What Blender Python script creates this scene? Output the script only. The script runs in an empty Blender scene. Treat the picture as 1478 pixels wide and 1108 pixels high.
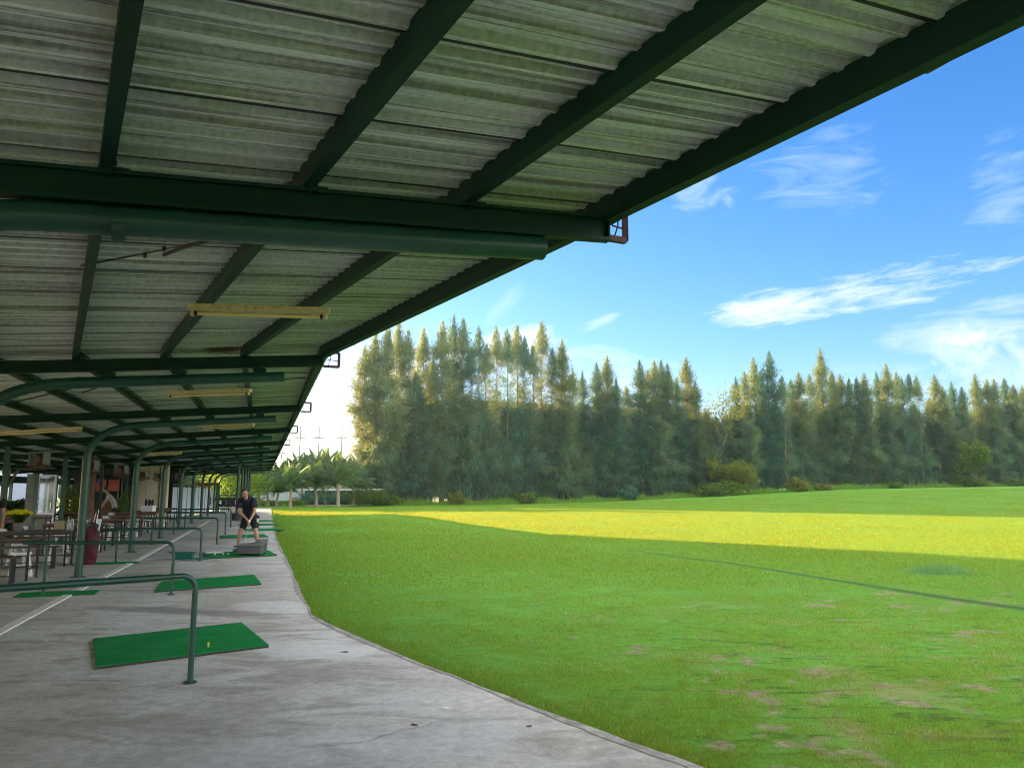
NBLADES = 700000; HAZE = .00028
import bpy, bmesh, math, random
import numpy as np
from mathutils import Vector, Matrix
R = math.radians
rng = np.random.default_rng(7); random.seed(7)
scene = bpy.context.scene
col = scene.collection
# ------------------------------------------------------------------ camera numbers
F, HOR, CH, CX, CY = 1100., 708., 1.6, 739., 554.
PITCH = math.atan((HOR - CY) / F)
def W(px, py, Y):
    "world point seen at photo pixel (px,py) at depth Y"
    u = (px - CX) / F; v = (CY - py) / F
    dy = math.cos(PITCH) - v * math.sin(PITCH); dz = math.sin(PITCH) + v * math.cos(PITCH)
    return Vector((u / dy * Y, Y, CH + dz / dy * Y))
# ------------------------------------------------------------------ helpers
def tag(o, label=None, cat=None, group=None, kind=None):
    if label: o['label'] = label
    if cat: o['category'] = cat
    if group: o['group'] = group
    if kind: o['kind'] = kind
    return o
def thing(name, label, cat, loc=(0, 0, 0), rz=0, group=None):
    o = bpy.data.objects.new(name, None); col.objects.link(o)
    o.location = loc; o.rotation_euler = (0, 0, rz); o.empty_display_size = .2
    return tag(o, label, cat, group)
def copy_tree(o, parent=None):
    c = o.copy(); col.objects.link(c); c.parent = parent
    for ch in o.children: copy_tree(ch, c)
    return c
class MB:
    def __init__(s, off=(0, 0, 0)): s.v = []; s.f = []; s.off = Vector(off)
    def add(s, vs, fs):
        b = len(s.v); s.v += [Vector(p) - s.off for p in vs]; s.f += [tuple(b + i for i in f) for f in fs]
    def box(s, c, sz, rz=0, rot=None):
        M = rot if rot is not None else Matrix.Rotation(rz, 3, 'Z'); c = Vector(c); h = Vector(sz) / 2
        P = [c + M @ Vector((x * h.x, y * h.y, z * h.z)) for x in (-1, 1) for y in (-1, 1) for z in (-1, 1)]
        s.add(P, [(0, 1, 3, 2), (4, 6, 7, 5), (0, 4, 5, 1), (2, 3, 7, 6), (0, 2, 6, 4), (1, 5, 7, 3)])
        return s
    def beam(s, a, b, w, h, up=(0, 0, 1)):
        a = Vector(a); b = Vector(b); x = (b - a); L = x.length; x.normalize()
        y = Vector(up).cross(x)
        if y.length < 1e-4: y = Vector((1, 0, 0)).cross(x)
        y.normalize(); z = x.cross(y)
        return s.box((a + b) / 2, (L, w, h), rot=Matrix((x, y, z)).transposed())
    def cbeam(s, a, b, w, h, t=.006, side=1):
        "C-section beam: web plus two flanges"
        a = Vector(a); b = Vector(b); x = (b - a).normalized(); y = Vector((0, 0, 1)).cross(x).normalized() * side; z = Vector((0,0,1))
        s.beam(a, b, t, h)
        for q in (-1, 1):
            o = y * (w / 2 + t / 2) + z * (q * (h / 2 - t / 2 - .001)); s.beam(a + o, b + o, w, t)
            o = y * (w + t / 2 + .001) + z * (q * (h / 2 - .012)); s.beam(a + o, b + o, t * .7, .02)
        return s
    def tube(s, pts, r, n=10, cap=True):
        pts = [Vector(p) for p in pts]; rs = r if isinstance(r, (list, tuple)) else [r] * len(pts)
        rings = []; prev = None
        for i, p in enumerate(pts):
            d = (pts[min(i + 1, len(pts) - 1)] - pts[max(i - 1, 0)]).normalized()
            if prev is None:
                y = d.cross(Vector((0, 0, 1)))
                if y.length < 1e-3: y = Vector((1, 0, 0))
                y.normalize()
            else:
                y = prev - d * prev.dot(d); y.normalize()
            prev = y; z = d.cross(y)
            rings.append([p + (y * math.cos(2 * math.pi * k / n) + z * math.sin(2 * math.pi * k / n)) * rs[i] for k in range(n)])
        vs = [q for rg in rings for q in rg]; fs = []
        for i in range(len(rings) - 1):
            for k in range(n):
                fs.append((i * n + k, i * n + (k + 1) % n, (i + 1) * n + (k + 1) % n, (i + 1) * n + k))
        if cap: fs.append(tuple(range(n))[::-1]); fs.append(tuple((len(rings) - 1) * n + k for k in range(n)))
        s.add(vs, fs); return s
    def lathe(s, c, prof, n=16, rot=None):
        M = rot if rot is not None else Matrix.Identity(3); c = Vector(c); vs = []; fs = []
        for r, z in prof:
            for k in range(n):
                a = 2 * math.pi * k / n; vs.append(c + M @ Vector((r * math.cos(a), r * math.sin(a), z)))
        for i in range(len(prof) - 1):
            for k in range(n): fs.append((i * n + k, i * n + (k + 1) % n, (i + 1) * n + (k + 1) % n, (i + 1) * n + k))
        s.add(vs, fs); return s
    def torus(s, c, R_, r, rot=None, n=20, m=8):
        prof = [(R_ + r * math.cos(2 * math.pi * j / m), r * math.sin(2 * math.pi * j / m)) for j in range(m + 1)]
        return s.lathe(c, prof, n, rot)
    def ell(s, c, sz, n=14, m=9, rot=None):
        M = rot if rot is not None else Matrix.Identity(3); c = Vector(c)
        vs = []; fs = []
        for j in range(m + 1):
            t = math.pi * j / m
            for k in range(n):
                a = 2 * math.pi * k / n
                vs.append(c + M @ Vector((sz[0] * math.sin(t) * math.cos(a), sz[1] * math.sin(t) * math.sin(a), sz[2] * math.cos(t))))
        for j in range(m):
            for k in range(n): fs.append((j * n + k, (j + 1) * n + k, (j + 1) * n + (k + 1) % n, j * n + (k + 1) % n))
        s.add(vs, fs); return s
    def build(s, name, mat, parent=None, smooth=False, bevel=0):
        me = bpy.data.meshes.new(name); me.from_pydata([tuple(v) for v in s.v], [], s.f); me.update()
        bm = bmesh.new(); bm.from_mesh(me); bmesh.ops.remove_doubles(bm, verts=bm.verts, dist=1e-5)
        bmesh.ops.recalc_face_normals(bm, faces=bm.faces); bm.to_mesh(me); bm.free()
        o = bpy.data.objects.new(name, me); col.objects.link(o); me.materials.append(mat); o.parent = parent
        if smooth:
            me.shade_auto_smooth(use_auto_smooth=True) if hasattr(me, 'shade_auto_smooth') else None
            for p in me.polygons: p.use_smooth = True
            try: me.set_sharp_from_angle(angle=R(40))
            except Exception: pass
        if bevel:
            b = o.modifiers.new('bevel', 'BEVEL'); b.width = bevel; b.segments = 2; b.limit_method = 'ANGLE'
        return o
def npmesh(name, V, T, mat, parent=None, attr=None, smooth=False):
    "V (n,3), T (m,k) index faces"
    V = np.asarray(V, np.float32); T = np.asarray(T, np.int32); me = bpy.data.meshes.new(name)
    me.vertices.add(len(V)); me.vertices.foreach_set('co', V.ravel()); k = T.shape[1]
    me.loops.add(T.size); me.loops.foreach_set('vertex_index', T.ravel())
    me.polygons.add(len(T)); me.polygons.foreach_set('loop_start', np.arange(0, T.size, k, dtype=np.int32))
    if smooth: me.polygons.foreach_set('use_smooth', np.ones(len(T), bool))
    me.update(calc_edges=True)
    if attr is not None:
        a = me.attributes.new('tint', 'FLOAT', 'POINT'); a.data.foreach_set('value', np.asarray(attr, np.float32))
    me.materials.append(mat); o = bpy.data.objects.new(name, me); col.objects.link(o); o.parent = parent
    return o
# ------------------------------------------------------------------ materials
class NT:
    def __init__(s, name):
        s.m = bpy.data.materials.new(name); s.m.use_nodes = True; s.t = s.m.node_tree; s.n = s.t.nodes
        s.b = s.n['Principled BSDF']; s.out = s.n['Material Output']
    def new(s, t, **k):
        n = s.n.new(t)
        for a, v in k.items(): setattr(n, a, v)
        return n
    def L(s, a, b): s.t.links.new(a, b)
    def coord(s, kind='Object', scale=(1, 1, 1), rot=(0, 0, 0)):
        c = s.new('ShaderNodeTexCoord'); m = s.new('ShaderNodeMapping'); m.inputs['Scale'].default_value = scale; m.inputs['Rotation'].default_value = rot
        if kind == 'World':
            g = s.new('ShaderNodeNewGeometry'); s.L(g.outputs['Position'], m.inputs[0])
        else: s.L(c.outputs[kind], m.inputs[0])
        return m.outputs[0]
    def noise(s, vec, sc, det=4, rough=.5, dist=0):
        n = s.new('ShaderNodeTexNoise'); n.inputs['Scale'].default_value = sc; n.inputs['Detail'].default_value = det
        n.inputs['Roughness'].default_value = rough; n.inputs['Distortion'].default_value = dist
        if vec is not None: s.L(vec, n.inputs['Vector'])
        return n.outputs['Fac']
    def ramp(s, fac, stops):
        r = s.new('ShaderNodeValToRGB'); e = r.color_ramp.elements
        while len(e) < len(stops): e.new(.5)
        for i, (p, c) in enumerate(stops):
            e[i].position = p; e[i].color = (c if isinstance(c, tuple) else (c, c, c)) + (1,)
        s.L(fac, r.inputs[0]); return r.outputs[0]
    def mix(s, fac, a, b, mode='MIX'):
        m = s.new('ShaderNodeMix', data_type='RGBA', blend_type=mode)
        for sock, v in ((m.inputs[0], fac), (m.inputs[6], a), (m.inputs[7], b)):
            if isinstance(v, bpy.types.NodeSocket): s.L(v, sock)
            elif isinstance(v, tuple): sock.default_value = v + (1,) if len(v) == 3 else v
            else: sock.default_value = v
        return m.outputs[2]
    def math(s, op, a, b=None, c=None, clamp=False):
        m = s.new('ShaderNodeMath', operation=op); m.use_clamp = clamp
        for i, v in enumerate((a, b, c)):
            if v is None: continue
            if isinstance(v, bpy.types.NodeSocket): s.L(v, m.inputs[i])
            else: m.inputs[i].default_value = v
        return m.outputs[0]
    def bump(s, h, st=.3, d=.02):
        b = s.new('ShaderNodeBump'); b.inputs['Strength'].default_value = st; b.inputs['Distance'].default_value = d
        s.L(h, b.inputs['Height']); s.L(b.outputs[0], s.b.inputs['Normal']); return b
    def set(s, colr=None, rough=None, metal=None, spec=None):
        for k, v in (('Base Color', colr), ('Roughness', rough), ('Metallic', metal), ('Specular IOR Level', spec)):
            if v is None: continue
            if isinstance(v, bpy.types.NodeSocket): s.L(v, s.b.inputs[k])
            elif isinstance(v, tuple): s.b.inputs[k].default_value = v + (1,)
            else: s.b.inputs[k].default_value = v
        return s
def simple(name, c, rough=.5, metal=0., var=.25, sc=8, bump=0., kind='Object'):
    s = NT(name); v = s.coord(kind); n = s.noise(v, sc, 5, .6)
    a = tuple(x * (1 - var) for x in c); b = tuple(min(1, x * (1 + var)) for x in c)
    s.set(s.ramp(n, [(.3, a), (.7, b)]), rough, metal)
    if bump: s.bump(s.noise(v, sc * 6, 3), bump, .01)
    return s.m
def leafmat(name, c, tr, trf=.4, var=.35, rough=.6):
    s = NT(name); a = s.new('ShaderNodeAttribute', attribute_name='tint'); g = s.new('ShaderNodeObjectInfo')
    lo = tuple(x * (1 - var) for x in c); hi = tuple(x * (1 + var) for x in c)
    f = s.math('ADD', s.math('MULTIPLY', a.outputs['Fac'], .75), s.math('MULTIPLY', g.outputs['Random'], .25))
    cc = s.ramp(f, [(0., lo), (1., hi)]); s.set(cc, rough, spec=.25)
    t = s.new('ShaderNodeBsdfTranslucent'); s.L(s.ramp(f, [(0, tuple(x * .7 for x in tr)), (1, tuple(x * 1.3 for x in tr))]), t.inputs[0])
    mx = s.new('ShaderNodeMixShader'); mx.inputs[0].default_value = trf
    s.L(s.b.outputs[0], mx.inputs[1]); s.L(t.outputs[0], mx.inputs[2]); s.L(mx.outputs[0], s.out.inputs[0])
    return s.m
M = {}
# green painted steel, dusty
s = NT('green_paint'); v = s.coord('World'); n = s.noise(v, 3.5, 6, .65); n2 = s.noise(v, 40, 3, .6)
c = s.ramp(n, [(.3, (.004, .040, .028)), (.6, (.008, .062, .045)), (.8, (.02, .085, .06))])
s.set(s.mix(s.ramp(n2, [(.62, 0.), (.75, .5)]), c, (.05, .075, .055)), .38); s.bump(n2, .06, .004); M['green'] = s.m
s = NT('green_paint_dark'); v = s.coord('World'); n = s.noise(v, 2.5, 6, .65); n2 = s.noise(v, 30, 3, .6)
c = s.ramp(n, [(.3, (.001, .022, .013)), (.7, (.002, .036, .022))])
s.set(s.mix(s.ramp(n2, [(.65, 0.), (.8, .4)]), c, (.03, .04, .02)), .6, spec=.25); n3 = s.noise(v, 9, 6, .75); s.set(s.mix(s.ramp(n3, [(.62, 0.), (.70, .55)]), s.b.inputs['Base Color'].links[0].from_socket, (.05, .026, .012))); s.bump(n2, .08, .004); M['dgreen'] = s.m
# corrugated roofing sheet; object 'u' axis runs along the ribs -> per-vertex attribute gives rib coordinate
s = NT('roof_sheet'); a = s.new('ShaderNodeAttribute', attribute_name='ribuv'); 
def rn(scale, det, dist=0., sc=1.):
    m = s.new('ShaderNodeMapping'); m.inputs['Scale'].default_value = scale; s.L(a.outputs['Vector'], m.inputs[0]); return s.noise(m.outputs[0], sc, det, .6, dist)
st = rn((.22, 6.5, 1), 8); st2 = rn((.35, 34., 1), 6); pat = rn((.5, .8, 1), 5, .6); fine = rn((30, 45, 1), 4)
c = s.ramp(st, [(.34, (.19, .22, .21)), (.42, (.46, .53, .51)), (.52, (.60, .68, .66)), (.60, (.72, .81, .78))])
c = s.mix(s.ramp(st2, [(.40, .75), (.47, 0.)]), c, (.17, .17, .13))
oat = s.new('ShaderNodeAttribute', attribute_name='outward')
pat = s.math('ADD', pat, s.math('MULTIPLY', oat.outputs['Fac'], .045))  # algae green grows toward the eave, painting in light bounced off the lawn
c = s.mix(s.ramp(pat, [(.56, 0.), (.78, .7)]), c, (.36, .52, .18))
c = s.mix(.45, c, s.ramp(fine, [(.35, (.2, .2, .2)), (.65, (.75, .75, .75))]), 'OVERLAY')
s.set(c, s.ramp(st2, [(.3, .60), (.7, .42)]), .0)
s.bump(fine, .35, .006); M['roof'] = s.m
M['seam'] = simple('seam_dirt_gap', (.03, .03, .03), .7)  # dark dirt in the sheet overlaps
# concrete
s = NT('concrete'); v = s.coord('World'); big = s.noise(v, .35, 6, .62, .6); mid = s.noise(v, 2.2, 7, .65, .8); fin = s.noise(v, 45, 4, .7); sp = s.noise(v, 160, 2, .5)
vs_ = s.coord('World', (.8, 1.9, 1), (0, 0, .5)); streak = s.noise(vs_, 1.1, 7, .6, 1.2)
c = s.ramp(big, [(.28, (.31, .288, .245)), (.5, (.465, .46, .415)), (.72, (.58, .585, .545))])
c = s.mix(s.ramp(streak, [(.38, .85), (.53, 0.)]), c, (.30, .285, .235))
c = s.mix(s.ramp(mid, [(.56, 0.), (.72, .55)]), c, (.62, .63, .59))
c = s.mix(s.ramp(mid, [(.26, .6), (.38, 0.)]), c, (.19, .172, .145))
c = s.mix(.45, c, s.ramp(fin, [(.25, (.3, .3, .3)), (.75, (.7, .7, .7))]), 'OVERLAY')
c = s.mix(s.ramp(sp, [(.70, 0.), (.76, .6)]), c, (.08, .075, .07))
g = s.new('ShaderNodeNewGeometry'); sep = s.new('ShaderNodeSeparateXYZ'); s.L(g.outputs['Position'], sep.inputs[0]); PX, PY = sep.outputs[0], sep.outputs[1]
wob = s.math('MULTIPLY', s.math('SUBTRACT', s.noise(v, 1.6, 5, .6), .5), 1.1)
def blob(c, x, y, a_, b_, ang, amt, colr):
    ca, sa = math.cos(ang), math.sin(ang)
    dx = s.math('SUBTRACT', PX, x); dy = s.math('SUBTRACT', PY, y)
    u = s.math('DIVIDE', s.math('ADD', s.math('MULTIPLY', dx, ca), s.math('MULTIPLY', dy, sa)), a_)
    w = s.math('DIVIDE', s.math('SUBTRACT', s.math('MULTIPLY', dy, ca), s.math('MULTIPLY', dx, sa)), b_)
    d = s.math('ADD', s.math('SQRT', s.math('ADD', s.math('MULTIPLY', u, u), s.math('MULTIPLY', w, w))), wob)
    return s.mix(s.ramp(d, [(.45, amt), (.85, amt * .7), (1.0, 0.)]), c, colr)
c = blob(c, -2.05, 8.1, .72, .48, -.3, .7, (.64, .645, .62)); c = blob(c, -3.35, 11.0, .75, .5, -.5, .6, (.60, .605, .59))
c = blob(c, -4.6, 10.6, 1.6, .3, -.25, .6, (.15, .145, .14)); c = blob(c, -1.1, 5.0, 1.3, .5, .4, .35, (.5, .51, .52)); c = blob(c, -5.3, 16.2, .9, .4, 0, .45, (.5, .5, .5))
vor = s.new('ShaderNodeTexVoronoi', feature='DISTANCE_TO_EDGE'); vor.inputs['Scale'].default_value = .10
wv = s.new('ShaderNodeVectorMath', operation='ADD'); nn = s.new('ShaderNodeTexNoise'); nn.inputs['Scale'].default_value = 1.3; nn.inputs['Detail'].default_value = 6; s.L(v, nn.inputs['Vector'])
s.L(v, wv.inputs[0]); s.L(nn.outputs['Color'], wv.inputs[1]); s.L(wv.outputs[0], vor.inputs['Vector'])
crack = s.ramp(vor.outputs['Distance'], [(.0, .5), (.0010, 0.)])
c = s.mix(s.math('MULTIPLY', crack, s.ramp(big, [(.5, 0.), (.6, 1.)])), c, (.06, .055, .05))
grit = s.noise(v, 11, 8, .75, .4); c = s.mix(.4, c, s.ramp(grit, [(.35, (.28, .28, .28)), (.65, (.72, .72, .72))]), 'OVERLAY')
s.set(c, s.ramp(mid, [(.3, .55), (.7, .85)]), spec=.35)
s.bump(s.math('ADD', fin, s.math('MULTIPLY', mid, 2.)), .25, .006); M['concrete'] = s.m
s = NT('concrete_edge'); v = s.coord('World'); mid = s.noise(v, 5, 7, .7, .8); fin = s.noise(v, 60, 3)
s.set(s.mix(.4, s.ramp(mid, [(.3, (.14, .13, .11)), (.5, (.28, .268, .235)), (.68, (.46, .45, .41))]), s.ramp(fin, [(.3, (.3, .3, .3)), (.7, (.7, .7, .7))]), 'OVERLAY'), .8)
s.bump(mid, .5, .01); M['edge'] = s.m
s = NT('white_worn_paint'); v = s.coord('World'); n = s.noise(v, 9, 6, .7)
s.set(s.ramp(n, [(.28, (.30, .29, .26)), (.40, (.62, .60, .54)), (.7, (.74, .72, .66))]), .7); s.bump(n, .2, .004); M['wline'] = s.m
# lawn
s = NT('lawn'); v = s.coord('World'); big = s.noise(v, .12, 4, .55); mid = s.noise(v, 1.1, 7, .66, .5); fin = s.noise(v, 14, 5, .7); vf = s.noise(v, 70, 3, .7)
vt = s.coord('World', (1.0, 3.0, 1), (0, 0, -.1)); ru = s.noise(vt, 1.9, 6, .68, .9)
c = s.ramp(big, [(.3, (.085, .25, .020)), (.7, (.13, .325, .028))])
c = s.mix(s.ramp(fin, [(.3, .55), (.5, 0.)]), c, (.060, .150, .010))
c = s.mix(s.ramp(fin, [(.55, 0.), (.75, .6)]), c, (.22, .36, .02))
g = s.new('ShaderNodeNewGeometry'); sep = s.new('ShaderNodeSeparateXYZ'); s.L(g.outputs['Position'], sep.inputs[0]); PX, PY = sep.outputs[0], sep.outputs[1]
near = s.math('SUBTRACT', 1., s.math('DIVIDE', s.math('SUBTRACT', PY, 6.), 8.), clamp=True)
near = s.math('MULTIPLY', near, s.math('DIVIDE', s.math('SUBTRACT', PX, .2), 2., clamp=True))
c = s.mix(s.math('MULTIPLY', s.ramp(ru, [(.38, 1.), (.46, 0.)]), s.math('ADD', s.math('MULTIPLY', near, .55), .2)), c, (.02, .05, .012))
c = s.mix(s.math('MULTIPLY', s.ramp(mid, [(.50, 0.), (.60, 1.)]), s.math('ADD', s.math('MULTIPLY', near, .45), .04)), c, (.30, .215, .13))
c = s.mix(.35, c, s.ramp(vf, [(.25, (.25, .25, .25)), (.75, (.75, .75, .75))]), 'OVERLAY')
ba = s.new('ShaderNodeAttribute', attribute_name='tint'); c = s.mix(s.math('MULTIPLY', ba.outputs['Fac'], .85), c, s.ramp(fin, [(.3, (.14, .105, .06)), (.7, (.34, .28, .17))]))
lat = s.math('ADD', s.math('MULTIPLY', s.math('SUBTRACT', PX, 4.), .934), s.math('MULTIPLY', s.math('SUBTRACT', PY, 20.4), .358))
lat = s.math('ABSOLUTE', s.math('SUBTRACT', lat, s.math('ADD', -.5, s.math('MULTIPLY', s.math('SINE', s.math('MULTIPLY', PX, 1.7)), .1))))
groove_shade = s.math('MULTIPLY', s.ramp(s.math('ADD', lat, s.math('MULTIPLY', mid, .30)), [(.16, .95), (.34, 0.)]), s.math('DIVIDE', s.math('SUBTRACT', 22., PY), 3., clamp=True))  # dark stripe painted for the groove and its shadowed lip
c = s.mix(s.math('MULTIPLY', groove_shade, s.ramp(mid, [(.36, .45), (.56, 1.)])), c, (.03, .06, .012))
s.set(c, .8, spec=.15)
b = s.bump(s.math('ADD', s.math('ADD', fin, s.math('MULTIPLY', ru, 3.)), vf), .7, .03)
t = s.new('ShaderNodeBsdfTranslucent'); s.L(s.mix(1., c, (1.5, 1.25, .9), 'MULTIPLY'), t.inputs[0])
# turf is a mass of upright blades: the low sun strikes leaf sides, so part of it scatters like standing leaves
M['lawn'] = s.m
M['blade'] = leafmat('grass_blade', (.125, .33, .034), (.44, .33, .02), .42, .6)
M['needle'] = leafmat('casuarina_needles', (.045, .165, .115), (.38, .38, .10), .42, .6)
M['needle2'] = leafmat('casuarina_needles_deep', (.030, .135, .11), (.20, .29, .10), .35, .6)
M['leafy'] = leafmat('broad_leaves', (.06, .14, .02), (.25, .34, .03), .4, .4)
M['yleaf'] = leafmat('yellow_green_leaves', (.12, .17, .03), (.30, .32, .03), .4, .4)
M['palm'] = leafmat('palm_leaflets', (.045, .12, .055), (.14, .22, .05), .42, .35)
M['hedge'] = leafmat('hedge_leaves', (.03, .08, .015), (.2, .26, .02), .3, .4)
M['bark'] = simple('bark', (.16, .13, .10), .9, 0, .4, 6, .4)
M['palmbark'] = simple('palm_bark', (.24, .20, .15), .9, 0, .3, 9, .4)
M['mat'] = simple('turf_mat_green', (.0, .17, .062), .9, 0, .12, 300, .5, 'World')
s = NT('turf_mat_green2'); v = s.coord('World'); n = s.noise(v, 260, 3, .7); n2 = s.noise(v, 2.5, 4)
s.set(s.mix(s.ramp(n2, [(.35, .0), (.65, .75)]), s.ramp(n, [(.3, (.002, .13, .026)), (.7, (.006, .23, .05))]), (.02, .21, .06)), .95, spec=.1); s.bump(n, .6, .004); M['mat'] = s.m
M['rubber'] = simple('black_rubber', (.02, .021, .02), .7, 0, .3, 20)
M['black'] = simple('black_steel', (.015, .016, .016), .4, 0, .3, 10)
M['tabletop'] = simple('worn_wood_top', (.20, .085, .05), .35, 0, .3, 6)
M['darktop'] = simple('dark_laminate_top', (.045, .03, .028), .3, 0, .3, 6)
M['whitepl'] = simple('white_plastic', (.74, .74, .72), .4, 0, .06, 4)
M['grey'] = simple('grey_plastic', (.07, .078, .076), .5, 0, .12, 5)
M['lgrey'] = simple('light_grey_lid', (.15, .16, .145), .5, 0, .1, 5)
M['teal'] = simple('teal_plastic', (.0, .12, .09), .45, 0, .15, 5)
M['ballw'] = simple('golf_ball_white', (.8, .8, .78), .35, 0, .04, 20)
M['burg'] = simple('burgundy_fabric', (.085, .005, .018), .6, 0, .25, 12, .2)
M['navy'] = simple('navy_cloth', (.012, .014, .028), .85, 0, .25, 20, .2)
M['blackcloth'] = simple('black_cloth', (.009, .009, .011), .85, 0, .25, 20, .2)
M['skin'] = simple('skin', (.42, .22, .15), .5, 0, .08, 12)
M['hair'] = simple('brown_hair', (.035, .022, .015), .7, 0, .3, 60, .3)
M['shoe'] = simple('dark_shoe', (.04, .045, .06), .6, 0, .3, 40)
M['redcloth'] = simple('red_cloth', (.55, .015, .03), .75, 0, .2, 12, .2)
M['chrome'] = simple('polished_steel', (.6, .6, .62), .2, .9, .05)
s = NT('yellowed_lamp_housing'); v = s.coord('World'); n = s.noise(v, 22, 5, .7)
s.set(s.ramp(n, [(.30, (.07, .05, .02)), (.38, (.44, .36, .16)), (.7, (.60, .50, .24))]), .5); M['lamp'] = s.m
M['tube'] = simple('old_tube_glass', (.62, .55, .20), .25, 0, .1, 4)
M['wallcream'] = simple('cream_wall', (.62, .55, .40), .8, 0, .12, 1.2)
M['wallwhite'] = simple('white_wall', (.72, .74, .76), .8, 0, .08, 1.0)
M['wallblue'] = simple('pale_blue_panel', (.52, .60, .72), .6, 0, .08, 1.0)
M['wallgrey'] = simple('grey_wall', (.23, .27, .27), .85, 0, .2, .6)
M['walldark'] = simple('dark_wall', (.045, .05, .05), .8, 0, .3, 2)
M['wood'] = simple('brown_wood', (.13, .065, .035), .7, 0, .35, 5, .3)
M['postgrey'] = simple('grey_green_post', (.16, .18, .15), .8, 0, .2, 3)
M['red'] = simple('red_board', (.34, .035, .022), .5, 0, .2, 3)
M['blue'] = simple('blue_cloth', (.02, .05, .42), .6, 0, .2, 4)
M['pole'] = simple('concrete_pole', (.22, .21, .21), .85, 0, .15, 2)
M['rust'] = simple('dark_rusty_steel', (.05, .025, .018), .7, 0, .4, 30)
M['pinkwall'] = simple('pink_wall', (.55, .36, .31), .8, 0, .15, 1)
M['roofred'] = simple('red_roof', (.30, .11, .08), .8, 0, .25, 2)
M['glass'] = NT('dark_window').set((.02, .03, .035), .08).m
s = NT('clear_glass'); s.set((.8, .9, .9), .05); s.b.inputs['Transmission Weight'].default_value = .85; M['pane'] = s.m
M['flower'] = simple('yellow_flowers', (.70, .62, .02), .6, 0, .3, 60)
M['poster'] = simple('poster_print', (.62, .64, .66), .5, 0, .05, 3)
M['ink'] = simple('dark_print', (.03, .035, .04), .5, 0, .2, 10)
M['nest'] = simple('dry_straw', (.12, .10, .06), .9, 0, .4, 30)
M['cobweb'] = simple('dusty_cobweb', (.30, .27, .20), .9, 0, .3, 30)
# ------------------------------------------------------------------ world, sun, camera
SUN_AZ, SUN_EL = -52., 12.3
w = bpy.data.worlds.new('World'); scene.world = w; w.use_nodes = True
nt = w.node_tree; nt.nodes.clear(); s = NT.__new__(NT); s.t = nt; s.n = nt.nodes
out = s.new('ShaderNodeOutputWorld'); bg = s.new('ShaderNodeBackground'); s.L(bg.outputs[0], out.inputs[0])
sky = s.new('ShaderNodeTexSky'); sky.sky_type = 'NISHITA'; sky.sun_disc = False
sky.sun_elevation = R(SUN_EL); sky.sun_rotation = R(SUN_AZ); sky.ozone_density = 3.; sky.air_density = 1.0; sky.dust_density = .6
hs = s.new('ShaderNodeHueSaturation'); hs.inputs['Saturation'].default_value = 1.28; hs.inputs['Value'].default_value = 1.; s.L(sky.outputs[0], hs.inputs['Color'])
skyc = s.mix(1., hs.outputs[0], (.66, .60, .70), 'MULTIPLY')
g = s.new('ShaderNodeNewGeometry'); neg = s.new('ShaderNodeVectorMath', operation='SCALE'); neg.inputs['Scale'].default_value = -1.
s.L(g.outputs['Incoming'], neg.inputs[0]); D = neg.outputs[0]
tc = s.new('ShaderNodeTexCoord'); D = tc.outputs['Generated']
sep = s.new('ShaderNodeSeparateXYZ'); s.L(D, sep.inputs[0])
AZ = s.math('MULTIPLY', s.math('ARCTAN2', sep.outputs[0], sep.outputs[1]), 57.2958)   # degrees
EL = s.math('MULTIPLY', s.math('ARCSINE', sep.outputs[2]), 57.2958)
def ae(px, py):
    p = W(px, py, 1.); p.z -= CH; p.normalize(); return math.degrees(math.atan2(p.x, p.y)), math.degrees(math.asin(p.z))
def cloud_noise(rot, sx, sy, sc, det=9, rough=.6, dist=.35, seed=0):
    cv = s.new('ShaderNodeCombineXYZ'); s.L(AZ, cv.inputs[0]); s.L(EL, cv.inputs[1]); cv.inputs[2].default_value = seed
    m = s.new('ShaderNodeMapping', vector_type='TEXTURE'); m.inputs['Rotation'].default_value = (0, 0, rot); m.inputs['Scale'].default_value = (sx, sy, 1); s.L(cv.outputs[0], m.inputs[0])
    return s.noise(m.outputs[0], sc, det, rough, dist)
def ell_mask(px, py, qx, qy, half, soft=1.):
    "soft ellipse from one photo direction to another, returned as 1 in the middle to 0 outside"
    a, e = ae(px, py); b, f = ae(qx, qy); cxx, cyy = (a + b) / 2, (e + f) / 2; L = math.hypot(b - a, f - e) / 2; t = math.atan2(f - e, b - a)
    dx = s.math('SUBTRACT', AZ, cxx); dy = s.math('SUBTRACT', EL, cyy)
    u = s.math('DIVIDE', s.math('ADD', s.math('MULTIPLY', dx, math.cos(t)), s.math('MULTIPLY', dy, math.sin(t))), L)
    v_ = s.math('DIVIDE', s.math('SUBTRACT', s.math('MULTIPLY', dy, math.cos(t)), s.math('MULTIPLY', dx, math.sin(t))), half)
    d = s.math('ADD', s.math('MULTIPLY', u, u), s.math('MULTIPLY', v_, v_))
    return s.math('SUBTRACT', 1., d, clamp=False), t
def cloud(px, py, qx, qy, half, sx, sy, thr, width, amt, seed, sc=1., rough=.6, dist=.35):
    m, t = ell_mask(px, py, qx, qy, half); n = cloud_noise(t, sx, sy, sc, 9, rough, dist, seed)
    f = s.math('ADD', n, s.math('MULTIPLY', m, .32)); f = s.math('SUBTRACT', f, thr + .15); f = s.math('DIVIDE', f, width * 1.5, clamp=True)
    f = s.math('MULTIPLY', f, s.math('MULTIPLY', m, 2.5, clamp=True)); return s.math('MULTIPLY', f, amt), n
c = skyc
def lay(c, f, colr): return s.mix(f, c, colr)
K = 4.1  # cloud radiance in the sky's own units
gen = cloud_noise(.3, 16, 5, 1., 8, .62, .6, 3.7)
behind = s.math('DIVIDE', s.math('SUBTRACT', s.math('ABSOLUTE', AZ), 50.), 30., clamp=True)
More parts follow.
